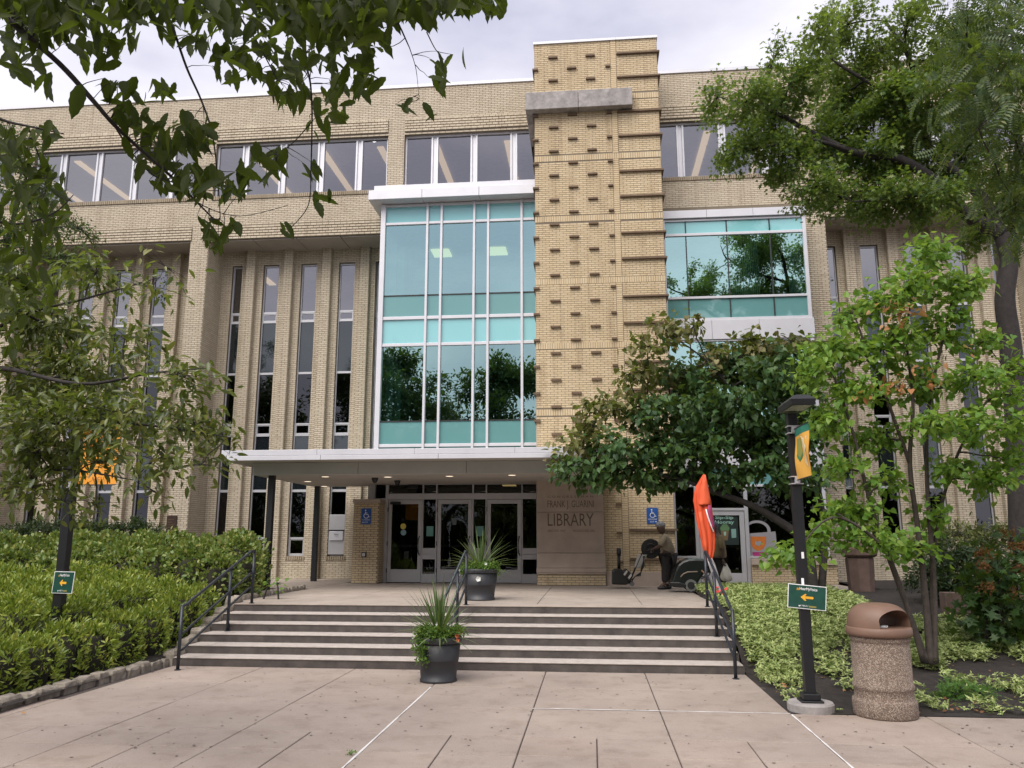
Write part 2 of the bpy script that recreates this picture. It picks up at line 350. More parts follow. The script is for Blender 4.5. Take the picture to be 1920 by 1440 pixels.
# --- upper windows
for c in bays:
    ms = [c-HW, c-1.945, c-.65, c+.65, c+1.945, c+HW]; yf = Yu+.13
    f = MB()
    f.box(c-HW, c+HW, yf, yf+.09, z_w0, z_w0+.07); f.box(c-HW, c+HW, yf, yf+.09, z_w1-.06, z_w1)
    f.box(c-HW, c-HW+.06, yf+.002, yf+.088, z_w0+.07, z_w1-.06); f.box(c+HW-.06, c+HW, yf+.002, yf+.088, z_w0+.07, z_w1-.06)
    for x in ms[1:-1]:
        f.box(x-.115, x-.055, yf-.012, yf+.10, z_w0+.07, z_w1-.06); f.box(x+.055, x+.115, yf-.012, yf+.10, z_w0+.07, z_w1-.06)
        f.box(x-.055, x+.055, yf+.03, yf+.10, z_w0+.07, z_w1-.06)
    fo = f.build('window', M['white'], bld, bevel=.006)
    for a, b in zip(ms, ms[1:]):
        a2, b2 = a+(.06 if a == ms[0] else .115), b-(.06 if b == ms[-1] else .115)
        tilt = random.uniform(-.004, .004)
        MB().quad((a2, yf+.05+tilt, z_w0+.07), (b2, yf+.05-tilt, z_w0+.07), (b2, yf+.05-tilt, z_w1-.06), (a2, yf+.05+tilt, z_w1-.06)).build('pane', M['uglass'], fo)
# --- piers, flush with the upper wall, down to the ground
pz1 = z_cb2
for x in piers:
    if -1.4 < x < 2 or (x == -6.09): continue
    b_ = MB().box(x-PW, x+PW, Yu+.002, Yr+.1, -.2, pz1).build('pier', M['mortar'], bld)
    k = Bricks(); k.panel(*front(Yu), x-PW, x+PW, .3, pz1, phase=x-PW)
    k.panel((x+PW, 0, 0), (0, 1, 0), (1, 0, 0), Yu, Yr, .3, pz1, phase=Yu+.1); k.panel((x-PW, 0, 0), (0, 1, 0), (-1, 0, 0), Yu, Yr, .3, pz1, phase=Yu+.1)
    k.build('brickwork', M['brick'], b_, kind='stuff')
# --- soffit under the upper wall, in boards
mb = MB()
for c in bays:
    if c == -2.93: continue
    n = 4; s_ = 2*HW/n
    for i in range(n): mb.box(c-HW+i*s_+.012, c-HW+(i+1)*s_-.012, Yu+.03, Yr+.2, z_cb2-.03, z_cb2+.02)
mb.each('soffit_board', M['soffit2'], bld)
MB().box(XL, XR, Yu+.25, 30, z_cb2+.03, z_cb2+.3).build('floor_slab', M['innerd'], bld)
# --- recessed wall with slit windows
ZS0, ZS1 = 1.50, 11.12
slits = []
for c in bays:
    if c in (-2.93, 3.68): continue
    cc = c+(.07 if c == -9.35 else 0)
    slits += [(cc-2.5, .17), (cc-1.31, .265), (cc, .265), (cc+1.31, .265), (cc+2.5, .17)]
slits = [(x, hw) for x, hw in slits if not (-6.75 < x < 7)] + [(-6.82, .17)]
hs = [(x-hw, x+hw, ZS0, ZS1) for x, hw in slits]
mb = MB()
hl = [h for h in hs if h[0] < 0]; hr = [h for h in hs if h[0] > 0]
wallquads(mb, XL, -5.7, -.2, z_cb2, Yr, hl, .2); rw = mb.build('recessed_wall', M['mortar'], bld)
mb = MB(); wallquads(mb, 6.6, XR, -.2, z_cb2, Yr, hr, .2); mb.build('recessed_wall', M['mortar'], bld)
k = Bricks(); k.panel(*front(Yr), XL, -6.0, .3, z_cb2, hl+[(x-PW, x+PW, 0, 20) for x in piers], phase=.05); k.panel(*front(Yr), 7.2, XR, .3, z_cb2, hr+[(x-PW, x+PW, 0, 20) for x in piers])
k.build('brickwork', M['brick'], rw, kind='stuff')
fins = []
for c in bays:
    if c in (-2.93, 3.68): continue
    cc = c+(.07 if c == -9.35 else 0)
    fins += [cc-1.96, cc-.655, cc+.655, cc+1.96]
for x in fins:
    b_ = MB().box(x-.148, x+.148, Yr-.178, Yr+.05, -.2, z_cb2).build('fin', M['mortar'], rw)
    k = Bricks(); k.panel(*front(Yr-.18), x-.15, x+.15, .3, z_cb2, phase=x-.15); k.panel((x+.15, 0, 0), (0, 1, 0), (1, 0, 0), Yr-.18, Yr, .3, z_cb2, phase=Yr-.18); k.panel((x-.15, 0, 0), (0, 1, 0), (-1, 0, 0), Yr-.18, Yr, .3, z_cb2, phase=Yr-.18)
    k.build('brickwork', M['brick'], b_, kind='stuff')
sk = Bricks()
for x, hw in slits: sk.soldier(*front(Yr), x-hw-.05, x+hw+.05, ZS0-.12, ZS0, .07, .012, .04)
sk.build('brick_sill', M['sbrick'], rw, kind='stuff')
def slit_window(x, hw, drop=False):
    yf = Yr+.10; f = MB(); a, b = x-hw, x+hw; fw = .035
    bars = [(ZS0, ZS0+.05), (2.02, 2.08), (3.50, 3.58), (5.30, 5.37), (5.67, 5.72), (7.35, 7.42), (9.11, 9.17), (9.43, 9.49), (ZS1-.06, ZS1)]
    f.box(a, a+fw, yf-.004, yf+.07, ZS0, ZS1); f.box(b-fw, b, yf-.004, yf+.07, ZS0, ZS1)
    for p, q in bars: f.box(a+fw, b-fw, yf, yf+.066, p, q)
    for p, q in ((2.08-.53, 2.02), (5.37, 5.67), (9.17, 9.43)):      # opening vents: inner sash
        for u, v in ((a+fw, a+fw+.03), (b-fw-.03, b-fw)): f.box(u, v, yf+.012, yf+.06, p, q)
        f.box(a+fw+.03, b-fw-.03, yf+.012, yf+.06, p, p+.03); f.box(a+fw+.03, b-fw-.03, yf+.012, yf+.06, q-.03, q)
    o = f.build('slit_window', M['alu'], bld)
    for (p, q), (r, s_) in zip(bars, bars[1:]):
        if drop and r < 3: continue
        mat = M['bspan'] if (3.55 < q < 4 or 7.3 < q < 7.5) else (M['uglass'] if q > 9 else M['dglass'])
        t1 = random.uniform(-.006, .006)
        MB().quad((a+fw, yf+.035+t1, q), (b-fw, yf+.035-t1, q), (b-fw, yf+.035-t1, r), (a+fw, yf+.035+t1, r)).build('pane', mat, o)
    return o
for x, hw in slits: slit_window(x, hw, abs(x+7.97) < .05)
# book return built into the window by the entrance
x, hw = -7.97, .265
br = MB().box(x-.26, x+.26, Yr+.02, Yr+.09, 1.55, 2.78).build('book_return', M['alu'], bld, bevel=.008)
MB().box(x-.22, x+.22, Yr-.02, Yr+.018, 1.98, 2.26).build('flap', M['white'], br, bevel=.01)
MB().tube([(x-.06, Yr-.02, 2.18), (x-.05, Yr-.05, 2.17), (x+.05, Yr-.05, 2.17), (x+.06, Yr-.02, 2.18)], .008, 6).build('handle', M['black'], br)
MB().box(x-.25, x+.25, Yr+.0, Yr+.019, 2.27, 2.31).build('slot', M['blackm'], br)

# --- interiors
it = MB()
it.quad((XL, 30, -.2), (XR, 30, -.2), (XR, 30, ZTOP), (XL, 30, ZTOP)); it.quad((XL, Yr+.2, -.2), (XL, 30, -.2), (XL, 30, ZTOP), (XL, Yr+.2, ZTOP)); it.quad((XR, Yr+.2, -.2), (XR, 30, -.2), (XR, 30, ZTOP), (XR, Yr+.2, ZTOP))
for x in (-14.2, -6.6, 6.6, 13): it.box(x-.06, x+.06, Yr+.22, 30, 0, 11.6)
it.box(-6.2, -5.72, Yd+.7, Yd+1.0, 4.15, 11.4); it.box(-6.05, -5.9, Yd+.45, Yd+.55, 4.15, 11.4); it.box(-2.95, -2.15, 25.5, 25.6, 9.4, 10.5)
it.each('interior_wall', M['inner'], bld)
it = MB()
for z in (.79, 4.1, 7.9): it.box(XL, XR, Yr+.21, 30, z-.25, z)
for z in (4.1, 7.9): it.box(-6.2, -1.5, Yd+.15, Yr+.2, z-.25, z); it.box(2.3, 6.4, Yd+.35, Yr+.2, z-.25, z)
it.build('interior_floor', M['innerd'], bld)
it = MB(); it.box(XL, XR, Yu+.25, 30, 15.22, 15.3)
for z in (3.6, 7.55, 11.45): it.box(XL, XR, Yr+.22, 30, z, z+.04)
it.box(-6.2, -1.5, Yd+.15, Yr+.2, 11.46, 11.5); it.box(2.3, 6.4, Yd+.3, Yr+.2, 11.5, 11.54)
it.build('interior_ceiling', M['ceil'], bld)
MB().box(XL, XR, Yu+.3, 30.2, ZTOP-.2, ZTOP-.08).build('roof', M['concrete'], bld)
lf = MB()
for c in bays:
    for dx in (-2.1, .35, 2.4): lf.box(c+dx-.11, c+dx+.11, 24.9, 29.5, 15.16, 15.21)
lf.each('ceiling_light', M['lamp'], bld)
lf = MB()
for px_, py_ in ((828, 440), (933, 437)):
    c = P(px_, py_, 25.2); lf.box(c[0]-.3, c[0]+.3, 24.9, 25.6, 11.40, 11.44)
lf.each('ceiling_light', M['lamp2'], bld)
lf = MB(); lf.box(-9.4, -9.15, 25.8, 28, 11.40, 11.44); lf.box(-11.9, -11.65, 25.8, 28, 11.40, 11.44); lf.each('ceiling_light', M['lamp'], bld)
# ================================================================ brick tower
TX0, TX1 = -1.46, 2.20; TZ = 16.76
tw = MB()
tw.quad((TX0, Yt, .3), (TX1, Yt, .3), (TX1, Yt, TZ), (TX0, Yt, TZ)); tw.quad((TX0, Yt, .3), (TX0, Yt, TZ), (TX0, Yd+1.2, TZ), (TX0, Yd+1.2, .3)); tw.quad((TX1, Yt, .3), (TX1, Yd+1.2, .3), (TX1, Yd+1.2, TZ), (TX1, Yt, TZ))
tw.quad((TX0, Yt, TZ), (TX1, Yt, TZ), (TX1, 25, TZ), (TX0, 25, TZ)); tw.quad((TX0, 25, 11), (TX0, 25, TZ), (TX1, 25, TZ), (TX1, 25, 11))
tower = tw.build('brick_tower', M['mortar'], bld)
SX0, SX1 = .815, .995                                   # vertical stack-bond strip
sold = [15.0-1.89*k for k in range(7)]
sz = [(s-.185, s) for s in sold]
hol = [(-9, 9, a, b) for a, b in sz]
k = Bricks()
k.panel(*front(Yt), TX0, SX0, .8, TZ, hol, phase=TX0); k.panel(*front(Yt), SX1, TX1, .8, TZ, hol, phase=TX1)
for a, b in zip([TZ]+[s-.185 for s in sold], sold+[.8]):
    k.panel(*front(Yt), SX0+.01, SX1-.01, b, a, Lb=.17, phase=SX0+.005, j=.008, dep=.016) if False else None
    z = b
    while z < a-.03: k.one(*front(Yt), SX0+.008, SX1-.008, z+.004, min(a, z+.0635)-.004, .017); z += .0635
for x, n in ((TX0, -1), (TX1, 1)): k.panel((x, 0, 0), (0, 1, 0), (n, 0, 0), Yt, Yd+.9, .8, TZ, hol, phase=Yt)
k.build('brickwork', M['tbrick'], tower, kind='stuff')
k = Bricks()
for a, b in sz:
    if b > .9:
        k.soldier(*front(Yt), TX0, TX1, a, b, .066, .008, .012)
        for x, n in ((TX0, -1), (TX1, 1)): k.soldier((x, 0, 0), (0, 1, 0), (n, 0, 0), Yt, Yd+.8, a, b, .066, .008, .012)
k.build('soldier_course', M['tbrick'], tower, kind='stuff')
# projecting bricks and long ledges
def ledge(a, b, z, d, h=.055, wrap=0):
    m = MB(); m.box(a, b, Yt-d, Yt+.02, z-h/2, z+h/2)
    if wrap > 0: m.box(b, b+wrap, Yt-d, Yd+.6, z-h/2, z+h/2)
    if wrap < 0: m.box(a+wrap, a, Yt-d, Yd+.6, z-h/2, z+h/2)
    return m
za = 16.29
while za > 1.2:
    if not (14.55 < za < 15.3):
        for x in (-.90, .22):
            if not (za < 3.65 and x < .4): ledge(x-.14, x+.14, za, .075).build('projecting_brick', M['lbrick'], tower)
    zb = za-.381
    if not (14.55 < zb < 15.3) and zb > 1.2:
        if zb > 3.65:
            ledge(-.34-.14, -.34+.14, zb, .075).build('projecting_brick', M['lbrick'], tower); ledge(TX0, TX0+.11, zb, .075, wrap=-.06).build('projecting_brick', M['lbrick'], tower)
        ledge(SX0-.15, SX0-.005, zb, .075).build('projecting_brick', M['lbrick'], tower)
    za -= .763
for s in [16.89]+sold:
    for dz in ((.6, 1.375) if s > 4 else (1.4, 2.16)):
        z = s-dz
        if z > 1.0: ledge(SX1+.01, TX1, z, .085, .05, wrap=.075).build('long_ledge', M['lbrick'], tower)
MB().box(.36, TX1+.02, Yt-.05, Yt-.018, TER-.1, 1.17).build('stone_plinth', M['stone'], tower, bevel=.008)
cp = MB()
for i in range(3): cp.box(TX0-.03+i*1.24+(.002 if i else 0), TX0-.03+(i+1)*1.24-(.0 if i == 2 else .002), Yt-.05, 25, TZ, TZ+.075)
cp.each('tower_coping', M['white'], tower)
# concrete band wrapping the left corner
yc = Yt-.30; a0 = P(985, 172, yc); a1 = P(1185, 163, yc); zt, zb = a0[2]-.03, P(1100, 200, yc)[2]
xm = P(1084, 180, yc)[0]
c_ = MB(); c_.box(a0[0], xm-.006, yc, Yt, zb, zt); c_.box(xm+.006, a1[0], yc, Yt, zb, zt); c_.box(a0[0], TX0, Yt, Yu+.1, zb, zt)
c_.build('concrete_band', M['concrete'], tower, bevel=.012)
# ================================================================ inscription panel
pn = MB(); PX0, PX1 = -1.45, .335; yp = Yt-.15
pn.box(PX0, PX1, yp, Yt-.02, 2.73+.004, 3.62); pn.box(PX0, PX1, yp, Yt-.02, 1.66, 2.73-.004); pn.box(PX0, PX1+.02, yp-.03, Yt-.02, 1.27, 1.66-.006)
pn.box(PX0-.02, PX1+.03, yp-.06, Yt-.02, 1.16, 1.27-.004); pn.box(PX0-.01, PX1+.02, yp-.045, Yt-.02, 1.11, 1.16-.003)
panel = pn.build('inscribed_stone_panel', M['stone'], bld, bevel=.01)
def panel_text(s, x0, x1, y0, y1, bold=0):
    a = P(x0, y1, yp); b = P(x1, y0, yp)
    textmesh('inscription', s, M['stoned'], panel, (a[0], yp-.002, a[2]), b[0]-a[0], b[2]-a[2], bold=bold)
panel_text('C O N G R E S S M A N', 1027, 1112, 929, 933.5)
panel_text('FRANK J. GUARINI', 1026.5, 1113.5, 938, 955.5)
panel_text('LIBRARY', 1027, 1113, 962.5, 986)
panel_text('ERECTED 1967', 1027, 1060, 993, 997.5); panel_text('REDEDICATED 2006', 1075, 1115, 993, 997.5)
pb = MB().box(PX0-.01, PX1+.02, yp+.0, Yt-.02, TER-.1, 1.11).build('panel_base', M['mortar'], bld)
def single_bricks(parent, o, u, nrm, u0, u1, z0, z1, mat, phase=0, **kw):
    cache = {}
    o, u, nrm = (np.asarray(x, float) for x in (o, u, nrm)); off = wl(parent)
    def cb(a, b, c, d, dep):
        key = (round(b-a, 3), round(d-c, 3))
        if key not in cache: cache[key] = mesh_np('brick', np.concatenate(Bricks().one((0, 0, 0), u, nrm, 0, key[0], 0, key[1], .011).V), BR_F, mat)
        loc = o+u*a+np.array((0, 0, c))+nrm*(dep-.011)-off
        link('brick', cache[key], parent, loc=Vector(loc))
    Bricks().panel(o, u, nrm, u0, u1, z0, z1, phase=phase, cb=cb, **kw)
def sbrickmat():
    m = M['tbrick'].copy(); nt_ = m.node_tree
    g = [n for n in nt_.nodes if n.type == 'NEW_GEOMETRY' and n.outputs['Random Per Island'].links][0]
    oi = nt_.nodes.new('ShaderNodeObjectInfo'); to = [l.to_socket for l in g.outputs['Random Per Island'].links]
    for t in to: nt_.links.new(oi.outputs['Random'], t)
    m.name = 'yellow_brick_single'; return m
M['tbrick1'] = sbrickmat()
single_bricks(pb, *front(yp), PX0-.01, PX1+.02, TER, 1.11, M['tbrick1'], phase=PX0)
# ================================================================ entrance pillar
EX0, EX1, yq = -6.66, -5.93, 22.4
pl = MB().box(EX0, EX1, yq, Yd-.02, TER-.1, 3.02).build('entrance_pillar', M['mortar'], bld)
single_bricks(pl, *front(yq), EX0, EX1, TER, 3.02, M['tbrick1'], phase=EX0)
k = Bricks(); k.panel((EX1, 0, 0), (0, 1, 0), (1, 0, 0), yq, Yd-.02, TER, 3.02, phase=yq); k.panel((EX0, 0, 0), (0, 1, 0), (-1, 0, 0), yq, Yd-.02, TER, 3.02, phase=yq); k.build('brickwork', M['tbrick'], pl, kind='stuff')
MB().box(EX0-.03, EX1+.03, yq-.03, Yd-.02, 3.02, 3.13).build('pillar_cap', M['stone'], pl, bevel=.01)
MB().box(-6.38, -6.25, yq-.07, yq-.008, 1.53, 1.66).build('door_opener_button', M['black'], pl, bevel=.012)
MB().box(-6.36, -6.27, yq-.078, yq-.071, 1.55, 1.64).build('button_plate', M['alu'], pl)
# ================================================================ teal glass box over the entrance
BZ0, BZ1 = 4.02, 12.2; yb = Yd
vs_ = [(-6.30, -6.15), (-4.875, -4.805), (-4.435, -4.365), (-3.425, -3.355), (-2.995, -2.925), (-1.975, -1.905), (-1.53, -1.46)]
hz_ = [(BZ0, 4.10, 0), (4.655, 4.745, 0), (5.40, 5.435, 1), (7.68, 7.77, 0), (8.505, 8.60, 0), (9.25, 9.285, 1), (11.53, 11.61, 0), (12.12, 12.2, 0)]
f = MB(); g = MB()
for a, b in vs_: f.box(a, b, yb-.09, yb+.06, BZ0, BZ1)
for (a, b), (c, d) in zip(vs_, vs_[1:]):
    for z0, z1, dk in hz_: (g if dk else f).box(b, c, yb-(.02 if dk else .055), yb+.05, z0, z1)
cw = f.build('glass_box', M['white'], bld, bevel=.006); g.each('black_transom', M['blackm'], cw)
f = MB(); f.box(-6.30, -6.22, yb+.06, Yr, BZ0, BZ1) if False else None
rows = [(4.10, 4.655, 'span'), (4.745, 5.40, 'span'), (5.435, 7.68, 'tealv'), (7.77, 8.505, 'span2'), (8.60, 9.25, 'span'), (9.285, 11.53, 'teal'), (11.61, 12.12, 'span2')]
for (a, b), (c, d) in zip(vs_, vs_[1:]):
    for z0, z1, mt in rows:
        t1 = random.uniform(-.003, .003)
        MB().quad((b, yb+t1, z0), (c, yb-t1, z0), (c, yb-t1, z1), (b, yb+t1, z1)).build('pane', M[mt], cw)
for z0, z1, mt in rows: MB().quad((-6.28, Yr+.1, z0), (-6.28, yb+.06, z0), (-6.28, yb+.06, z1), (-6.28, Yr+.1, z1)).build('side_pane', M[mt], cw)
# white fascia of the box, in panels, with a set-back cap
fs = MB(); xs = [-6.62, -4.95, -3.2, -1.47]
for a, b in zip(xs, xs[1:]): fs.box(a+.004, b-.004, 22.55, Yu-.03, 12.22, 12.52)
fs.each('fascia_panel', M['white'], cw, bevel=.008)
MB().box(-6.48, -1.47, 22.68, Yu-.05, 12.522, 12.72).build('fascia_cap', M['white'], cw, bevel=.006)
# ================================================================ entrance doors
dz0, dz1 = TER, 3.62
f = MB(); yf0, yf1 = Yd-.05, Yd+.09
dv = [(-6.36, -5.83), (-4.82, -4.785), (-4.425, -4.385), (-3.375, -3.335), (-2.99, -2.955), (-1.965, -1.93), (-1.54, -1.46)]
f.box(-6.36, -6.22, yf0, yf1, dz0, dz1); f.box(-5.90, -5.82, yf0, yf1, dz0, dz1)
f.box(-6.22, -5.90, yf0+.02, yf1-.02, dz0, 3.18)
for a, b in dv[1:]: f.box(a, b, yf0, yf1, dz0, dz1)
segs = [(-6.22, -4.82), (-4.785, -4.425), (-4.385, -3.375), (-3.335, -2.99), (-2.955, -1.965), (-1.93, -1.54)]
for a, b in segs:
    a2 = max(a, -5.82) if a < -6 else a
    f.box(a2, b, yf0+.003, yf1-.003, 3.56, dz1); f.box(a2, b, yf0+.003, yf1-.003, 3.14, 3.31)
sides = [segs[1], segs[3], segs[5]]
for a, b in sides:
    f.box(a, b, yf0+.004, yf1-.004, dz0, 1.06); f.box(a, b, yf0+.004, yf1-.004, 1.46, 1.60); f.box(a, b, yf0+.004, yf1-.004, 1.612, 1.77)
    f.box(a, b, yf0+.02, yf1-.02, 1.60, 1.612)
df = f.build('door_frame', M['alu'], bld, bevel=.004)
ym = Yd+.03
def pane(parent, a, b, z0, z1, mat, y=ym):
    return MB().quad((a, y, z0), (b, y, z0), (b, y, z1), (a, y, z1)).build('pane', mat, parent)
pane(df, -5.82, -4.82, 3.31, 3.56, M['eglass'])
for a, b in segs[1:]: pane(df, a, b, 3.31, 3.56, M['eglass'])
for a, b in sides: pane(df, a, b, 1.06, 1.46, M['eglass']); pane(df, a, b, 1.77, 3.14, M['eglass'])
M['sticker_y'] = plain('yellow_sticker', (.75, .62, .12), .5); M['sticker_b'] = plain('pale_blue_sticker', (.25, .42, .50), .5); M['paper'] = plain('teal_paper', (.16, .36, .34), .6); M['push'] = plain('green_white_push_bar', (.42, .55, .50), .4)
def door(a, b, handle_side, closer=False):
    f = MB(); w_ = .105; y0, y1 = Yd-.03, Yd+.03
    f.box(a, a+w_, y0, y1, dz0+.012, 3.13); f.box(b-w_, b, y0, y1, dz0+.012, 3.13); f.box(a+w_, b-w_, y0+.002, y1-.002, 3.01, 3.13); f.box(a+w_, b-w_, y0+.002, y1-.002, dz0+.012, 1.18)
    o = f.build('door', M['alu'], bld, bevel=.005)
    pane(o, a+w_, b-w_, 1.18, 3.01, M['eglass'], Yd)
    MB().box(a+w_, b-w_, Yd+.02, Yd+.07, 1.80, 1.86).build('push_bar', M['push'], o)
    x = b-w_/2 if handle_side > 0 else a+w_/2
    MB().tube([(x, Yd-.03, 2.10), (x, Yd-.10, 2.07), (x-.02, Yd-.10, 2.02), (x-.02, Yd-.10, 1.66), (x, Yd-.10, 1.61), (x, Yd-.03, 1.58)], .016, 8).build('handle', M['black'], o, smooth=True)
    MB().lathe([(.025, 0), (.025, .02)], (0, 0, 0), 12).V
    for zz in (1.15, 1.9, 2.85): MB().box(a-.018 if handle_side > 0 else b+.002, a-.002 if handle_side > 0 else b+.018, Yd-.062, Yd-.02, zz-.06, zz+.06).build('hinge', M['black'], o)
    if closer: MB().box(a+.06, a+.36, Yd-.10, Yd-.035, 3.0, 3.07).build('closer', M['black'], o)
    return o
d1 = door(-5.81, -4.83, 1, True); d2 = door(-4.375, -3.385, 1); d3 = door(-2.945, -1.975, 1)
def disc(parent, px_, py_, r, mat, name, y=Yd-.012):
    c = P(px_, py_, y); m = MB(); a = np.linspace(0, 2*math.pi, 20, endpoint=False)
    m.add([(c[0]+r*math.cos(t), y, c[2]+r*math.sin(t)) for t in a], [tuple(range(20))]); m.build(name, mat, parent)
disc(d1, 756, 987, .085, M['sticker_y'], 'round_sticker'); disc(d1, 756.5, 998.5, .082, M['sticker_b'], 'round_sticker')
for px_ in (806, 900):
    c = P(px_, 996, Yd); MB().box(c[0]-.10, c[0]+.10, Yd+.005, Yd+.012, c[2]-.14, c[2]+.14).build('paper_notice', M['paper'], df)
c = P(852, 978, Yd); MB().box(c[0]-.06, c[0]+.06, Yd-.012, Yd-.008, c[2]-.09, c[2]+.09).build('paper_notice', plain('grey_notice', (.12, .15, .16)), d2)
# vestibule behind the doors
v = MB(); v.quad((-6.3, 27, TER), (-1.5, 27, TER), (-1.5, 27, 3.7), (-6.3, 27, 3.7)); v.quad((-6.3, Yd+.1, TER), (-6.3, 27, TER), (-6.3, 27, 3.7), (-6.3, Yd+.1, 3.7)); v.quad((-1.5, Yd+.1, TER), (-1.5, Yd+.1, 3.7), (-1.5, 27, 3.7), (-1.5, 27, TER)); v.quad((-6.3, Yd+.1, 3.64), (-1.5, Yd+.1, 3.64), (-1.5, 27, 3.64), (-6.3, 27, 3.64)); v.quad((-6.3, Yd, TER+.002), (-1.5, Yd, TER+.002), (-1.5, 27, TER+.002), (-6.3, 27, TER+.002))
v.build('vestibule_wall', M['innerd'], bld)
v = MB()
for x in (-4.6, -2.7): v.box(x-.03, x+.03, 25.2, 25.26, TER, 3.0); v.box(x+.5, x+.56, 25.2, 25.26, TER, 3.0)
v.box(-5.6, -1.7, 25.2, 25.26, 3.0, 3.06); v.each('inner_door_frame', M['alu'], bld)
v = MB()
for x in (-2.55, -2.35): v.box(x-.1, x+.1, 24.2, 24.5, 3.60, 3.63)
v.each('vestibule_light', M['lamp2'], bld)
# ================================================================ entrance canopy
CX0, CX1, CY0 = -8.74, .62, 18.35
f = MB(); f.box(CX0+.02, CX1-.02, CY0+.02, Yt-.1, 3.856, 4.0); f.box(CX0+.02, TX0-.05, Yt-.1, Yd-.12, 3.856, 4.0); f.box(CX0+.02, -6.42, Yd-.12, 23.9, 3.856, 4.0)
can = f.build('entrance_canopy', M['soffit'], bld)
xs = list(np.linspace(CX0, CX1, 5)); m = MB()
for a, b in zip(xs, xs[1:]): m.box(a+.003, b-.003, CY0, CY0+.05, 3.958, 4.09)
m.box(CX0, CX0+.05, CY0+.05, 23.9, 3.958, 4.09); m.box(CX1-.05, CX1, CY0+.05, Yt-.1, 3.958, 4.09); m.each('upper_fascia', M['white'], can, bevel=.005)
xs = [CX0, -6.3, -3.5, -.6, CX1]; m = MB()
for a, b in zip(xs, xs[1:]): m.box(a+.004, b-.004, CY0-.015, CY0+.035, 3.845, 3.95)
m.box(CX0-.015, CX0+.035, CY0+.035, 23.9, 3.845, 3.95); m.box(CX1-.035, CX1+.015, CY0+.035, Yt-.1, 3.845, 3.95); m.each('lower_fascia', M['white'], can, bevel=.005)
m = MB(); xs = [-8.24, -5.6, -2.95, -.3, .25]
for a, b in zip(xs, xs[1:]): m.box(a+.005, b-.005, 19.05, 19.09, 3.555, 3.85)
m.box(-8.24, -8.20, 19.09, 23.7, 3.555, 3.85); m.box(.21, .25, 19.09, Yt-.15, 3.555, 3.85); m.each('beam_panel', M['beam'], can, bevel=.004)
m = MB(); m.box(-8.2, .21, 19.09, Yt-.15, 3.565, 3.62); m.box(-8.2, TX0-.02, Yt-.15, Yd-.06, 3.565, 3.62); m.box(-8.2, -6.40, Yd-.06, 23.7, 3.565, 3.62); m.build('soffit', M['soffit'], can)
for x, y in ((-7.86, 19.35), (-8.10, 23.45)):
    MB().box(x-.075, x+.075, y-.075, y+.075, TER-.02, 3.565).build('column', M['black'], can, bevel=.01)
for px_, py_ in ((727, 893.5), (843, 892), (960, 890), (577, 902), (610, 893), (608, 911)):
    c = G(px_, py_, 3.563); o = MB().lathe([(.0, 0), (.115, 0), (.125, -.012), (.125, .0)][::-1], (c[0], c[1], 3.563), 20).build('downlight', M['white'], can)
    MB().lathe([(0, -.003), (.09, -.003), (.09, .0)][::-1], (c[0], c[1], 3.55), 20).build('lens', M['down'], o)
for px_, py_ in ((703, 897), (745, 902)):
    c = G(px_, py_, 3.55); MB().lathe([(.09, .015), (.085, -.02), (.07, -.05), (.06, -.09), (.03, -.115), (0, -.12)], (c[0], c[1], 3.55), 16).build('dome_camera', M['black'], can, smooth=True)
c = G(760, 908, 3.5); MB().box(c[0]-.14, c[0]+.14, Yd-.22, Yd-.06, 3.44, 3.54).build('door_sensor', M['black'], can, bevel=.015)
# ================================================================ right-hand glazing and cafe front
CY = 23.2; GX0, GX1 = 2.26, 6.46
f = MB(); g = MB(); cv = [(GX0, 2.36), (GX1-.1, GX1)]
for a, b in cv: f.box(a, b, CY-.06, CY+.06, TER, 11.45)
bars = [(3.46, 3.52), (4.50, 4.55), (7.66, 7.71), (8.30, 8.37), (8.96, 9.03), (10.92, 11.0), (11.38, 11.45)]
for a, b in bars: f.box(2.36, GX1-.1, CY-.05, CY+.05, a, b)
mv = [2.97, 4.17, 5.42]
for x in mv:
    for a, b in ((4.55, 7.66), (8.37, 8.96), (9.03, 10.92), (11.0, 11.38)): g.box(x-.016, x+.016, CY-.03, CY+.03, a, b)
g.box(4.17-.016, 4.17+.016, CY-.03, CY+.03, 3.52, 3.98)
fs = MB(); xs = [GX0-.05, 3.6, 4.95, GX1+.04]
for a, b in zip(xs, xs[1:]):
    fs.box(a+.004, b-.004, CY-.12, CY+.2, 11.46, 11.70); fs.box(a+.004, b-.004, CY-.085, CY+.03, 7.715, 8.295); fs.box(a+.004, b-.004, CY-.085, CY+.03, 3.985, 4.495)
cf = f.build('side_glazing', M['white'], bld, bevel=.005); g.build('black_mullion', M['blackm'], cf); fs.each('white_band', M['white'], cf, bevel=.006)
cols = [2.36]+mv+[GX1-.1]
for a, b in zip(cols, cols[1:]):
    for z0, z1, mt in ((4.55, 7.66, 'teal'), (8.37, 8.96, 'span'), (9.03, 10.92, 'teal'), (11.0, 11.38, 'span2'), (3.52, 3.98, 'span')):
        t1 = random.uniform(-.004, .004); MB().quad((a, CY+t1, z0), (b, CY-t1, z0), (b, CY-t1, z1), (a, CY+t1, z1)).build('pane', M[mt], cf)
# vertical blinds in the upper window
m = MB()
for i in range(15): m.box(4.3+i*.055, 4.32+i*.055, CY+.25, CY+.29, 9.05, 10.9)
for i in range(10): m.box(5.95+i*.04, 5.965+i*.04, CY+.25, CY+.29, 9.05, 10.9)
m.build('blind_slat', M['ceil'], cf, kind='stuff')
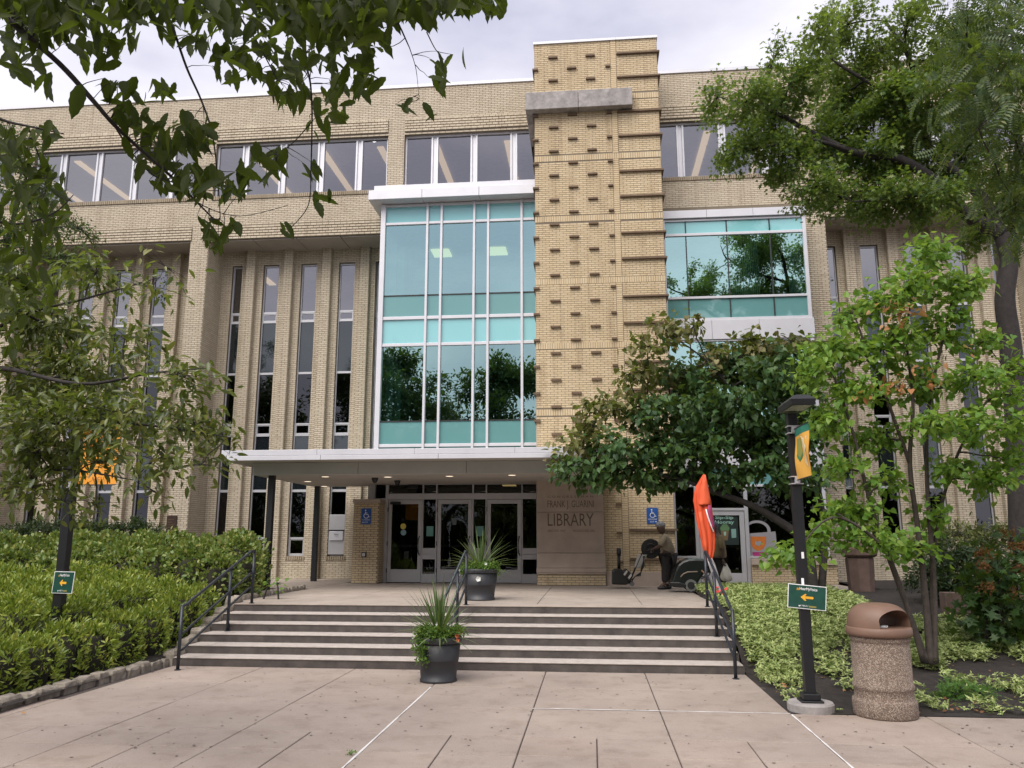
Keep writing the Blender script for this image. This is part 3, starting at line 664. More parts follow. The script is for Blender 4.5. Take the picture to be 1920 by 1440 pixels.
# cafe: mullions, door, windows, brick apron
f = MB(); f.box(4.24, 4.34, CY-.06, CY+.06, TER, 3.46); f.box(2.88, 2.98, CY-.06, CY+.06, TER, 3.46); f.box(2.98, 4.24, CY-.055, CY+.055, 2.80, 2.87); f.box(2.36, 2.88, CY-.05, CY+.05, 1.5, 1.56); f.box(4.34, GX1-.1, CY-.05, CY+.05, 1.5, 1.56)
cafe = f.build('cafe_front', M['alu'], bld, bevel=.005)
M['cglass'] = glassmat('cafe_glass', (.13, .12, .11), .05, (.9, .9, .92))
pane(cafe, 4.34, GX1-.1, 1.56, 3.46, M['cglass'], CY); pane(cafe, 2.98, 4.24, 2.87, 3.46, M['cglass'], CY); pane(cafe, 2.36, 2.88, 1.56, 3.46, M['cglass'], CY)
f = MB(); f.box(2.99, 3.12, CY-.035, CY+.035, TER+.01, 2.79); f.box(4.10, 4.23, CY-.035, CY+.035, TER+.01, 2.79); f.box(3.12, 4.10, CY-.033, CY+.033, 2.67, 2.79); f.box(3.12, 4.10, CY-.033, CY+.033, TER+.01, 1.10)
cd = f.build('cafe_door', M['alu'], bld, bevel=.005); pane(cd, 3.12, 4.10, 1.10, 2.67, M['cglass'], CY)
MB().box(3.12, 4.10, CY+.02, CY+.05, 1.79, 1.84).build('push_bar', M['push'], cd)
M['mint'] = plain('mint_print', (.24, .42, .35), .6); M['lime'] = plain('green_drink_print', (.09, .19, .08), .6); M['caramel'] = plain('caramel_drink_print', (.15, .095, .045), .6)
def ptext(parent, s, x0, x1, y0, y1, Y, mat, bold=0):
    a = P(x0, y1, Y); b = P(x1, y0, Y); return textmesh('print', s, mat, parent, (a[0], Y, a[2]), b[0]-a[0], b[2]-a[2], bold=bold)
yy = CY-.006
po = MB().box(3.36, 4.06, CY-.004, CY-.002, 1.86, 2.64).build('poster', plain('dark_green_poster', (.010, .022, .020), .5), cd)
ptext(po, 'Sip-Sip', 1341, 1375, 967, 975, yy, M['mint'], .02); ptext(po, 'Hooray', 1341, 1376, 975.5, 984, yy, M['mint'], .02)
def poly(parent, pts, Y, mat, name='print'):
    W = [P(a, b, Y) for a, b in pts]; return MB().add(W, [tuple(range(len(W)))[::-1]]).build(name, mat, parent)
poly(po, [(1350, 990), (1355, 983), (1363, 983), (1368, 990), (1366.5, 995), (1351.5, 995)], yy, M['lime']); poly(po, [(1351.5, 995.3), (1366.5, 995.3), (1364.5, 1013), (1353.5, 1013)], yy, M['caramel']); poly(po, [(1357, 997), (1361.5, 997), (1361, 1004), (1357.5, 1004)], yy-.002, M['mint'])
ptext(po, 'cold drinks', 1352, 1374, 1019, 1021.5, yy, M['mint']) if False else None
poly(po, [(1371, 992), (1380, 991.5), (1380.5, 1008), (1372, 1008.5)], yy, plain('pale_notice', (.18, .32, .29)))
# silver mug print with an orange and pink letter on the window
M['silver'] = plain('silver_print', (.27, .26, .28), .55, 0, .1, 2); M['orange'] = plain('orange_print', (.50, .15, .025), .5); M['pink'] = plain('magenta_print', (.32, .03, .15), .5); M['whitep'] = plain('white_print', (.75, .75, .75), .5)
mug = poly(cafe, [(1394.5, 1001), (1454, 996.5), (1459, 1046), (1394.5, 1046)], CY-.006, M['silver'], 'mug_print')
def ring(parent, c, r0, r1, a0, a1, Y, mat, sx=1, sy=1, name='print'):
    t = np.linspace(rad(a0), rad(a1), 28); o = [(c[0]+r1*sx*math.cos(x), c[1]-r1*sy*math.sin(x)) for x in t]; i = [(c[0]+r0*sx*math.cos(x), c[1]-r0*sy*math.sin(x)) for x in t]
    W = [P(*p, Y) for p in o+i]; n = len(t); return MB().add(W, [(k_, k_+1, n+k_+1, n+k_) for k_ in range(n-1)]).build(name, mat, parent)
ring(mug, (1419, 996), 20, 26, -12, 195, CY-.008, M['silver'], 1, .78)
def letter_d(parent, x0, y0, x1, y1, Y, mat):      # the rounded D, flat side on top
    pts = [(x0, y0), (x1, y0)]; cx, ry = (x0+x1)/2, (y1-y0)*.72; cy = y1-ry
    pts += [(x1, cy)]+[(cx+(x1-x0)/2*math.cos(t), cy+ry*math.sin(t)) for t in np.linspace(0, math.pi, 16)][1:-1]+[(x0, cy)]
    return poly(parent, pts, Y, mat)
letter_d(mug, 1407.5, 1006, 1436.5, 1032.5, CY-.009, M['orange']); letter_d(mug, 1416, 1015, 1427.5, 1023.5, CY-.011, M['silver'])
letter_d(mug, 1411, 1035, 1438, 1046, CY-.009, M['pink'])
# cafe apron and sills
ap = MB().box(4.34, 6.62, CY-.12, CY+.1, .3, 1.32); ap.box(2.21, 2.88, CY-.12, CY+.1, .3, 1.32)
ap = ap.each('cafe_apron', M['mortar'], bld)[0]; k = Bricks(); k.panel(*front(CY-.12), 4.34, 6.62, .6, 1.32); k.panel(*front(CY-.12), 2.21, 2.88, .6, 1.32); k.build('brickwork', M['tbrick'], ap, kind='stuff')
m = MB(); m.box(4.34, 6.6, CY-.2, CY+.04, 1.325, 1.49); m.box(2.23, 2.88, CY-.2, CY+.04, 1.325, 1.49); m.each('stone_sill', M['stone'], ap, bevel=.01)
# cafe interior
v = MB(); v.quad((2.3, 27, TER), (6.6, 27, TER), (6.6, 27, 3.7), (2.3, 27, 3.7)); v.quad((2.3, CY, TER+.003), (6.6, CY, TER+.003), (6.6, 27, TER+.003), (2.3, 27, TER+.003)); v.quad((2.3, CY+.06, 3.5), (6.6, CY+.06, 3.5), (6.6, 27, 3.5), (2.3, 27, 3.5))
v.build('cafe_interior', plain('cafe_brown', (.11, .075, .06), .9), bld)
# ================================================================ GROUND, PLAZA, STEPS
def sm(t): t = min(1, max(0, t)); return t*t*(3-2*t)
def bedz(x, y):
    if x < 0: return .07+.72*sm((y-11.5)/8)
    b = .002+.85*sm((y-10.4)/7.7); e = min(.80, max(0, .81*(y-12.9)/2.2))*(1-sm((x-2.35)/1.1)) if x < 3.5 else 0
    if y < 13.6: b *= sm((x-2.27)/.7)*(1-sm((y-13.0)/.6))+sm((y-13.0)/.6)
    return max(b, e)
gx, gy = np.meshgrid(np.linspace(-400, 400, 9), np.linspace(-400, 400, 9))
def sheet(name, xs, ys, zf, mat, **k):
    V = [(x, y, zf(x, y)) for y in ys for x in xs]; n = len(xs); F = [(j*n+i, j*n+i+1, (j+1)*n+i+1, (j+1)*n+i) for j in range(len(ys)-1) for i in range(n-1)]
    return MB().add(V, F).build(name, mat, loc=Vector((0, 0, 0)), **k)
sheet('ground', [-500, 0, 500], [-500, 0, 600], lambda x, y: -.30, M['concrete'], kind='structure')
plaza = sheet('plaza_pavement', [-30, -8, 3, 30], [-12, 5, 13.1], lambda x, y: -.014, M['joint'], kind='structure')
JX = [2.28+1.51*i for i in range(-7, 8)]
cache = {}
def slab(x0, x1, y0, y1, par, z=0, mat=None, g=.006):
    key = (round(x1-x0, 3), round(y1-y0, 3), mat.name)
    if key not in cache:
        m = MB(); a, b = x1-x0-2*g, y1-y0-2*g; c = .006
        m.add([(0,0,-.04),(a,0,-.04),(a,b,-.04),(0,b,-.04),(0,0,-c),(a,0,-c),(a,b,-c),(0,b,-c),(c,c,0),(a-c,c,0),(a-c,b-c,0),(c,b-c,0)],
              [(0,1,5,4),(1,2,6,5),(2,3,7,6),(3,0,4,7),(4,5,9,8),(5,6,10,9),(6,7,11,10),(7,4,8,11),(8,9,10,11)])
        cache[key] = mesh_np('paving_slab', np.concatenate(m.V), m.F, mat)
    return link('paving_slab', cache[key], par, loc=Vector((x0+g, y0+g, z+random.uniform(-.002, .002)))-Vector(wl(par)))
for a, b in zip(JX, JX[1:]):
    for c, d in ((10.25, 11.65), (11.65, 13.04)):
        if a > -7.0 and b < 2.3: slab(a, b, c, d, plaza, 0, M['pave'])
    slab(a, b, 8.85, 10.25, plaza, 0, M['pave'])
    for k_ in range(2):
        for c in (8.1, 7.35, 6.6, 5.85): slab(a+k_*.755, a+(k_+1)*.755, c, c+.75, plaza, 0, M['pave'])
for c, d in ((10.25, 11.65), (11.65, 13.04)): slab(-7.3, JX[1] if JX[1] > -7.3 else JX[1], c, d, plaza, 0, M['pave']) if False else None
for a in (-12, -6, 0, 6):
    for b in (-12, -6.1): slab(a, a+6, b, b+5.9, plaza, 0, M['pave'])
for a in (-12, -6, 0, 6): slab(a, a+6, -.2, 5.85, plaza, 0, M['pave'])
# pale sealant in three joints
m = MB(); 
def wob(a, b, w_, n=14):
    a, b = np.array(a, float), np.array(b, float); d = (b-a)/np.linalg.norm(b-a); p = np.array((-d[1], d[0])); V = []
    for i in range(n+1):
        c = a+(b-a)*i/n; q = w_*random.uniform(.6, 1.3); V += [(*(c-p*q), .004), (*(c+p*q), .004)]
    m.add(V, [(2*i, 2*i+2, 2*i+3, 2*i+1) for i in range(n)])
wob((-2.25, 4), (-2.25, 11.55), .011, 40); wob((-.75, 10.25), (2.28, 10.25), .014, 30); wob((2.28, 4), (2.28, 10.2), .010, 40)
m.build('joint_sealant', M['jointw'], plaza)
m = MB()
for i in range(700):
    x, y = random.uniform(-8, 9), random.uniform(6.5, 13)
    if x > 2.3 and y > 10.2: continue
    r = random.uniform(.005, .017); t = np.linspace(0, 2*math.pi, 7, endpoint=False); m.add([(x+r*math.cos(q)*random.uniform(.7, 1.3), y+r*math.sin(q)*random.uniform(.7, 1.2), .0045) for q in t], [tuple(range(7))])
m.build('gum_spot', M['gum'], plaza, kind='stuff')
m = MB()
for i in range(150):
    x, y = random.uniform(-7, 9), random.uniform(6.8, 13)
    if x > 2.3 and y > 10.2: continue
    q = random.uniform(0, 6.28); l = random.uniform(.008, .024); c, s_ = math.cos(q)*l, math.sin(q)*l; m.add([(x-c, y-s_, .006), (x+s_*.4, y-c*.4, .010), (x+c, y+s_, .012), (x-s_*.4, y+c*.4, .007)], [(0, 1, 2, 3)])
m.build('leaf_debris', plain('brown_debris', (.10, .065, .04), .9, 0, .5, 3), plaza, kind='stuff')
# steps
SX_0, SX_1, SY, TR, RI = -6.78, 2.25, 13.04, .432, .135
st = thing('entrance_steps', (-2.2, 14, 0), None, None); st['kind'] = 'structure'
for k_ in range(6):
    y = SY+k_*TR; z = k_*RI
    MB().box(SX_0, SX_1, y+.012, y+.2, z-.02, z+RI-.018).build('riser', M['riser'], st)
    MB().box(SX_0, SX_1, y, y+TR+.03, z+RI-.018, z+RI).build('tread', M['tread'] if k_ < 5 else M['terr'], st, bevel=.006)
    # worn dark nosing edge
    pass
for x in (SX_0-.02, SX_1):
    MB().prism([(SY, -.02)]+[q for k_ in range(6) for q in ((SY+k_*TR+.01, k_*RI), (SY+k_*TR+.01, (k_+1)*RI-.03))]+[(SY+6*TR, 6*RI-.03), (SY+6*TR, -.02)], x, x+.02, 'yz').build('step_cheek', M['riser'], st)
# terrace
ter = thing('terrace', (-2, 19, TER), None, None); ter['kind'] = 'structure'
m = MB(); m.box(-7.0, 2.33, 15.55, 20.15, .2, TER-.015); m.box(-9.9, 6.72, 20.15, 25.2, .2, TER-.015); m.build('terrace_bed', M['joint'], ter)
tx = [-6.98, -5.0, -3.0, -1.05, .92, 2.32]; ty = [15.62, 17.7, 20.2, 22.9]
for a, b in zip(tx, tx[1:]):
    for c, d in zip(ty, ty[1:]): slab(a, b, c, d, ter, TER, M['terr'], .005)
for a, b in ((2.32, 4.4), (4.4, 6.6)): slab(a, b, 20.2, 23.0, ter, TER, M['terr'], .005)
for a, b in ((-9.8, -8.4), (-8.4, -6.98)): slab(a, b, 20.2, 22.9, ter, TER, M['terr'], .005); slab(a, b, 22.9, 25.0, ter, TER, M['terr'], .005)
# planting beds
sheet('left_planting_bed', list(np.linspace(-30, -6.93, 20)), list(np.linspace(5, 24.8, 28)), lambda x, y: bedz(x, y)-(.3 if (x > -9.9 and y > 19.3) else 0), M['mulch'], kind='structure')
bed_xs = list(np.linspace(2.27, 3.5, 16))+list(np.linspace(3.7, 30, 44)); bf = lambda x, y: bedz(x, y)+.02*math.sin(x*5.1+y*2)*math.sin(y*4.3)*sm((y-10.3)/.5)
m = MB()
for xs, ys in ((bed_xs, [10.26]+list(np.linspace(10.4, 20.14, 44))), (list(np.linspace(6.74, 30, 34)), [20.14, 22, 24.9])):
    n_ = len(xs); m.add([(x, y, bf(x, y)) for y in ys for x in xs], [(b*n_+a, b*n_+a+1, (b+1)*n_+a+1, (b+1)*n_+a) for b in range(len(ys)-1) for a in range(n_-1)])
m.build('right_planting_bed', M['mulch'], loc=Vector((0, 0, 0)), smooth=True, kind='structure')
# kerb stones on the left
def stone(parent, cx, cy, z0, lx, ly, h, ang, mat, name='kerb_stone'):
    V = []; j = lambda s_: random.uniform(-s_, s_); ca, sa = math.cos(ang), math.sin(ang)
    for z, s_ in ((0, 1), (h*.75, 1), (h, .84)):
        for a, b in ((-1, -1), (-.2, -1.02), (1, -1), (1.02, .1), (1, 1), (.1, 1.02), (-1, 1), (-1.02, 0)):
            x, y = a*lx/2*s_+j(.012), b*ly/2*s_+j(.012); V.append((cx+x*ca-y*sa, cy+x*sa+y*ca, z0+z+(j(.014) if z else 0)))
    F = [(i, (i+1) % 8, 8+(i+1) % 8, 8+i) for i in range(8)]+[(8+i, 8+(i+1) % 8, 16+(i+1) % 8, 16+i) for i in range(8)]+[tuple(range(16, 24))]
    return MB().add(V, F).build(name, mat, parent, smooth=False, bevel=.012)
kb = thing('stone_kerb', (-6.95, 11, 0), 'low kerb of rough grey stones along the left hedge, running up beside the steps', 'kerb')
y = 5.6
while y < 12.98:
    l = random.uniform(.24, .42); x = -6.86-.17*(13.05-y)/3.6-.08; stone(kb, x, y+l/2, -.05, .17, l-.012, random.uniform(.15, .2), .045, M['cobble']); y += l
for k_ in range(6): stone(kb, -6.89, SY+.22+k_*TR, k_*RI-.03, .2, .37, RI+.12, 0, M['cobble']); stone(kb, -6.9, SY+.22+k_*TR+.2, k_*RI-.03, .16, .12, RI+.14, 0, M['cobble'])
y = 15.66
while y < 19.6:
    l = random.uniform(.2, .34); stone(kb, -7.08, y+l/2, TER-.06, .16, l-.012, random.uniform(.14, .17), 0, M['cobble']); y += l
# ================================================================ HANDRAILS
def handrail(x0, label, xs=0, low_loop=True, tops=True):
    t = thing('handrail', (x0, SY, 0), label, 'handrail', 'handrails on the steps')
    yb_, yt_ = 12.62, SY+5*TR+.10; zt = TER; posts = []
    ym_ = (yb_+yt_)/2+.35; zs = lambda y: RI*max(0, min(6, math.floor((y-SY)/TR)+1)) if y > SY else 0
    for y, ztop in ((yb_, .97), (ym_, None), (yt_, zt+.98)):
        z0 = zs(y); zz = ztop if ztop else .97+(y-yb_)/(yt_-yb_)*(zt+.01)-.02
        x = x0+xs*(y-yb_); MB().tube([(x, y, z0-.01), (x, y, zz)], .027, 12).build('post', M['rail'], t, smooth=True); MB().lathe([(.05, 0), (.05, .012), (.03, .016)], (x, y, z0), 16).build('base_flange', M['rail'], t)
    def rail(o0, flat):
        pts = [(x0, yb_, .97-o0), (x0, yb_+.12, .97-o0+.01), (x0+xs*.3, yb_+.28, .97-o0+.07), (x0+xs*2.2, yt_-.32, zt+.98-o0-.06), (x0+xs*2.4, yt_-.16, zt+.98-o0-.005), (x0+xs*2.5, yt_, zt+.98-o0)]
        MB().tube(pts, .024 if o0 == 0 else .02, 12).build('rail', M['rail'], t, smooth=True)
    rail(0, 0); rail(.42, 0); rail(.68, 0); return t
handrail(G(322, 1260, 0)[0], 'dark grey three-bar handrail beside the hedge, on the left of the steps')
handrail(G(888, 1128, TER)[0]-.02, 'dark grey three-bar handrail in the middle of the steps, behind the front planter')
handrail(2.06, 'dark grey three-bar handrail on the right of the steps, in front of the orange flag')
# ================================================================ WALL SIGNS
M['blue'] = plain('blue_sign', (.018, .085, .32), .4); M['signw'] = plain('white_lettering', (.78, .78, .8), .5); M['bronze'] = plain('bronze_plaque', (.05, .03, .022), .45, .4, .3, 8)
def access_sign(px0, px1, py0, py1, Y, arrow, label):
    a, b = P(px0, py1, Y), P(px1, py0, Y); cx = (a[0]+b[0])/2; w_, h = b[0]-a[0], b[2]-a[2]
    t = thing('accessible_entrance_sign', (cx, Y, a[2]), label, 'sign', 'blue wheelchair signs')
    m = MB(); c = .018; x0, x1, z0, z1 = a[0], b[0], a[2], b[2]
    m.prism([(x0+c, z0), (x1-c, z0), (x1, z0+c), (x1, z1-c), (x1-c, z1), (x0+c, z1), (x0, z1-c), (x0, z0+c)], Y-.012, Y); m.build('panel', M['blue'], t)
    s_ = h*.5; ox, oz = cx+.01*w_, z0+h*.42; y = Y-.016; m = MB()
    def P2(u, v): return (ox+u*s_, y, oz+v*s_)
    def stroke(pts, r): m.tube([P2(*q) for q in pts], r*s_, 6)
    stroke([(.0+.3*math.cos(q), .22+.3*math.sin(q)) for q in np.linspace(rad(120), rad(345), 16)], .04)
    stroke([(-.1, .74), (-.06, .4), (.22, .38), (.36, .06), (.5, .1)], .045); stroke([(-.08, .58), (.16, .56)], .035)
    tt = np.linspace(0, 2*math.pi, 12, endpoint=False); m.add([P2(-.1+.085*math.cos(q), .9+.085*math.sin(q)) for q in tt], [tuple(range(12))[::-1]])
    m.build('wheelchair_symbol', M['signw'], t)
    textmesh('lettering', 'ACCESSIBLE', M['signw'], t, (x0+w_*.12, y, z0+h*.24), w_*.76, h*.085)
    textmesh('lettering', 'ENTRANCE' if False else 'EXIT', M['signw'], t, (x0+w_*(.36 if arrow < 0 else .28), y, z0+h*.08), w_*.36, h*.085)
    q = x0+w_*(.2 if arrow < 0 else .8); zz = z0+h*.122; MB().add([(q+arrow*.09*w_, y, zz), (q, y, zz+.04*h), (q, y, zz+.015*h), (q-arrow*.09*w_, y, zz+.015*h), (q-arrow*.09*w_, y, zz-.015*h), (q, y, zz-.015*h), (q, y, zz-.04*h)], [tuple(range(7))]).build('arrow', M['signw'], t)
access_sign(677, 696.5, 953, 983, yq-.012, -1, 'blue wheelchair sign on the short brick pillar left of the doors')
access_sign(1213, 1233.5, 952, 982, Yt-.014, 1, 'blue wheelchair sign on the tower wall above the man in the cap')
a, b = P(310.5, 1010, Yu-.015), P(333, 966, Yu-.015)
t = thing('bronze_plaque', (a[0], Yu-.02, a[2]), 'dark bronze plaque on the foot of the big brick pier', 'plaque')
MB().box(a[0], b[0], Yu-.045, Yu-.014, a[2], b[2]).build('plate', M['bronze'], t, bevel=.01)
m = MB()
for i in range(7): m.box(a[0]+.05, b[0]-.05-.1*random.random(), Yu-.049, Yu-.044, a[2]+.08+i*.08, a[2]+.11+i*.08)
m.build('raised_text_line', plain('worn_bronze', (.11, .07, .045), .4, .5), t)
# ================================================================ LAMP POSTS, BANNERS, ARROW SIGNS
M['green'] = plain('dark_green_sign', (.010, .06, .045), .4, 0, .2, 10); M['gold'] = plain('yellow_print', (.78, .40, .03), .5); M['bgold'] = plain('golden_banner_cloth', (.80, .43, .07), .7, 0, .1, 3); M['bgreen'] = plain('green_banner_cloth', (.02, .20, .13), .7)
M['lensg'] = plain('lamp_lens', (.30, .34, .25), .25); M['borange'] = plain('orange_banner_cloth', (.74, .30, .03), .7, 0, .1, 3)
def lamp_post(x, y, z0, s_, htop, arm, label):
    t = thing('lamp_post', (x, y, z0), label, 'lamp post', 'square black lamp posts'); h = s_/2
    MB().box(x-h, x+h, y-h, y+h, z0+.12, htop-.16).build('pole', M['black'], t, bevel=.006)
    MB().lathe([(.27, 0), (.27, .15), (.255, .17), (0, .17)][::-1], (x, y, z0-.05), 24).build('concrete_footing', M['concrete'], t)
    m = MB(); m.box(x-s_*1.1, x+s_*1.1, y-s_*1.1, y+s_*1.1, z0+.12, z0+.145); m.box(x-s_*.85, x+s_*.85, y-s_*.85, y+s_*.85, z0+.145, z0+.22); m.build('base_cover', M['black'], t, bevel=.01)
    ax, ay = arm; px_, py_ = -ay, ax                     # arm direction and its side
    hw, ln = .145, .72; m = MB()
    prof = [(0, -.16), (hw*.94, -.16), (hw, -.08), (hw*.86, -.05)]
    def Q(u, v, z): return (x+ax*u+px_*v, y+ay*u+py_*v, htop+z)
    V = []; u0, u1 = -.10, ln-.10
    for z, i in ((-.14, .01), (-.07, 0), (-.05, .02), (-.015, .06), (0, .11)):
        V += [Q(u0+i, -hw+i*.9, z), Q(u1-i, -hw+i*.9, z), Q(u1-i, hw-i*.9, z), Q(u0+i, hw-i*.9, z)]
    F = [(3, 2, 1, 0)]+[(4*k_+i, 4*k_+(i+1) % 4, 4*k_+4+(i+1) % 4, 4*k_+4+i) for k_ in range(4) for i in range(4)]+[(16, 17, 18, 19)]
    o = m.add(V, F).build('lamp_head', M['black'], t); fixnormals(o.data)
    m = MB(); m.add([Q(.12, -hw+.03, -.143), Q(u1-.05, -hw+.03, -.143), Q(u1-.05, hw-.03, -.143), Q(.12, hw-.03, -.143)], [(0, 1, 2, 3)]); m.build('lens', M['lensg'], o)
    return t
def arrow_sign(c, ux, uz, w_, h, label):
    c, ux, uz = (np.asarray(v, float) for v in (c, ux, uz)); n = np.cross(ux, uz); t = thing('arrow_sign', c-uz*h/2, label, 'sign', 'green arrow signs on the lamp posts')
    def Q(u, v, o=0): return c+ux*(u*w_)+uz*(v*h)+n*o
    MB().obox(c, ux*w_/2, -n*.004, uz*h/2).build('board', M['signw'], t)
    MB().obox(c+n*.0055, ux*(w_/2-.009), -n*.0008, uz*(h/2-.009)).build('green_face', M['green'], t)
    pts = [(-.17, -.02), (-.05, .13), (-.015, .10), (-.055, .03), (.15, .03), (.17, -.02), (.15, -.07), (-.055, -.07), (-.015, -.14), (-.05, -.17)]
    MB().add([Q(*p, .0085) for p in pts], [tuple(range(len(pts)))[::-1]]).build('arrow', M['gold'], t)
    textmesh('lettering', '#', M['gold'], t, Q(-.28, .25, .0085), .07*w_, .11*h, ux, uz)
    textmesh('lettering', 'HearMyVoice', M['signw'], t, Q(-.20, .235, .0085), .46*w_, .16*h, ux, uz, bold=.012)
    textmesh('lettering', 'NJCU', M['signw'], t, Q(-.13, -.42, .0085), .16*w_, .085*h, ux, uz)
    MB().add([Q(-.22, -.36, .0085), Q(-.20, -.42, .0085), Q(-.17, -.40, .0085), Q(-.16, -.345, .0085), Q(-.19, -.37, .0085)], [(0, 1, 2, 3, 4)]).build('emblem', M['signw'], t)
    textmesh('lettering', 'LIBRARY' if False else 'STUDENTS', M['gold'], t, Q(.05, -.42, .0085), .2*w_, .06*h, ux, uz) if False else MB().obox(Q(.15, -.385, .0085), ux*.095*w_, -n*.0004, uz*.035*h).build('yellow_print', plain('dull_gold_print', (.25, .22, .06)), t)
    return t
LX, LY = G(1520, 1322, .06)[:2]
ztopR = P(1503, 745, LY-.3)[2]
lamp_post(LX, LY, bedz(LX, LY)-.02, .118, ztopR, (0, -1), 'square black lamp post with a boxy head, in the right bed beside the trash can')
LLY = 11.8; LLX = P(112, 1120, LLY)[0]
lamp_post(LLX, LLY, .10, .135, ztopR+.1, (1, 0), 'square black lamp post standing in the hedge on the left')
yy = LY-.075; c = P(1513, 1119.5, yy); ang = rad(-5.5)
arrow_sign(c, (math.cos(ang), 0, math.sin(ang)), (-math.sin(ang), 0, math.cos(ang)), .455, .285, 'green sign with a yellow left arrow, low on the lamp post by the trash can')
yy = LLY-.085; c = P(119, 1092, yy); ang = rad(-1)
arrow_sign(c, (math.cos(ang), 0, math.sin(ang)), (-math.sin(ang)+.04, 0, math.cos(ang)), .325, .32, 'small squarish green sign with a yellow left arrow on the lamp post in the hedge')
m = MB()
for py0, py1 in ((1035, 1047), (1084, 1096)):
    a, b = P(1503, py1, LY-.06), P(1507, py0, LY-.06); m.box(a[0], b[0], LY-.0635, LY-.0595, a[2], b[2])
t = m.build('tape_strip', M['signw'], label='two short strips of white tape on the right lamp post above the green sign', cat='tape')
def banner(o, u, w_, h, z0, top, label, shield, sag=.0):
    """cloth banner hung from two brackets; o is the pole side, u points away from the pole"""
    o, u = np.asarray(o, float), np.asarray(u, float); n = np.array((u[1], -u[0], 0)); t = thing('banner', (*o[:2], z0), label, 'banner', 'banners on the lamp posts')
    nx, nz = 8, 16
    def Q(a, b, off=0): return o+u*(a*w_)+np.array((0, 0, z0+b*h))+n*(off+.018*math.sin(a*6+b*5)*math.sin(b*3))
    def strip(b0, b1, name, mat, off=0):
        V = [Q(i/nx, b0+(b1-b0)*j/nz, off) for j in range(nz+1) for i in range(nx+1)]; W = [Q(i/nx, b0+(b1-b0)*j/nz, off-.004) for j in range(nz+1) for i in range(nx+1)]; q = (nx+1)*(nz+1)
        F = [(j*(nx+1)+i, j*(nx+1)+i+1, (j+1)*(nx+1)+i+1, (j+1)*(nx+1)+i) for j in range(nz) for i in range(nx)]; F += [tuple(q+v for v in f[::-1]) for f in F]
        return MB().add(V+W, F).build(name, mat, t, smooth=True)
    if top: strip(0, .845, 'gold_cloth', M['bgold']); strip(.847, 1, 'green_cloth', M['bgreen'])
    else: strip(0, 1, 'orange_cloth', M['borange'])
    for b in (.0, 1.0): MB().tube([o-u*.02+np.array((0, 0, z0+b*h)), o+u*w_+np.array((0, 0, z0+b*h))], .008, 6).build('rod', M['black'], t); c = o-u*.07; m = MB(); m.box(c[0]-.075, c[0]+.075, c[1]-.075, c[1]+.075, z0+b*h-.05, z0+b*h-.038); m.box(c[0]-.075, c[0]+.075, c[1]-.075, c[1]+.075, z0+b*h+.038, z0+b*h+.05); m.box(c[0]-.03, c[0]+.03, c[1]-.085, c[1]+.085, z0+b*h-.038, z0+b*h+.038); m.build('bracket', M['alu'], t)
    if shield:
        for pts, mat, off in (([(.12, .78), (.45, .78), (.45, .5), (.28, .4), (.12, .5)], plain('olive_green_print', (.30, .33, .08)), .004), ([(.12, .5), (.28, .4), (.45, .5), (.45, .44), (.28, .33), (.12, .44)], plain('leaf_green_print', (.05, .22, .09)), .005), ([(.2, .64), (.38, .67), (.38, .65), (.2, .62)], plain('leaf_green_print', (.05, .22, .09)), .006), ([(.48, .8), (.62, .72), (.52, .6), (.7, .45), (.56, .3), (.86, .18), (.8, .5), (.9, .76)], plain('pale_print', (.80, .66, .42)), .004)):
            for sgn in (1, -1): MB().add([Q(*p, sgn*off-(.004 if sgn < 0 else 0)) for p in pts], [tuple(range(len(pts)))]).build('print', mat, t)
        for sgn in (-1,): textmesh('lettering', 'NJCU', M['gold'], t, Q(.25, .875, -.007), w_*.5, h*.09, u, (0, 0, 1))
    else: textmesh('lettering', 'NJCU', plain('brown_print', (.10, .05, .02)), t, Q(.4, .05, .03), w_*.3, h*.07, u, (0, 0, 1))
# right banner runs towards the plaza, left banner runs along the hedge
b0, b1 = P(1487, 805, LY-.09), P(1494, 900, LY-.09)
banner((LX, LY-.09, 0), (0, -1, 0), .66, b0[2]-b1[2], b1[2], True, 'golden yellow banner with a green top strip on the right lamp post', True)
b0, b1 = P(150, 832, LLY), P(150, 909, LLY)
banner((P(150, 870, LLY)[0], LLY, 0), (1, 0, 0), .62, b0[2]-b1[2]+.35, b1[2], False, 'orange banner half hidden by leaves on the left lamp post', False)
# ================================================================ TRASH CAN
def aggregate():
    m, nt, b = newmat('exposed_aggregate'); v = objco(nt); vo = N(nt, 'ShaderNodeTexVoronoi', Scale=150); nt.links.new(v, vo.inputs['Vector'])
    sep = N(nt, 'ShaderNodeSeparateColor'); nt.links.new(vo.outputs['Color'], sep.inputs[0])
    r = ramp(nt, sep.outputs[0], [(0, (.12, .09, .075)), (.4, (.24, .175, .14)), (.72, (.36, .27, .21)), (.9, (.55, .46, .38)), (1, (.65, .6, .52))])
    big = ramp(nt, noise(nt, v, 4), [(.3, (.75, .72, .7)), (.7, (1, 1, 1))]); nt.links.new(mixc(nt, .8, r.outputs['Color'], big.outputs['Color'], 'MULTIPLY'), b.inputs['Base Color'])
    b.inputs['Roughness'].default_value = .8; bump(nt, b, vo.outputs['Distance'], .9, .012); return m
TCX, TCY = 3.36, 10.27; k_ = .352
tc_ = thing('trash_can', (TCX, TCY, 0), 'round pebbled concrete trash can with a brown domed lid, beside the right lamp post', 'trash can')
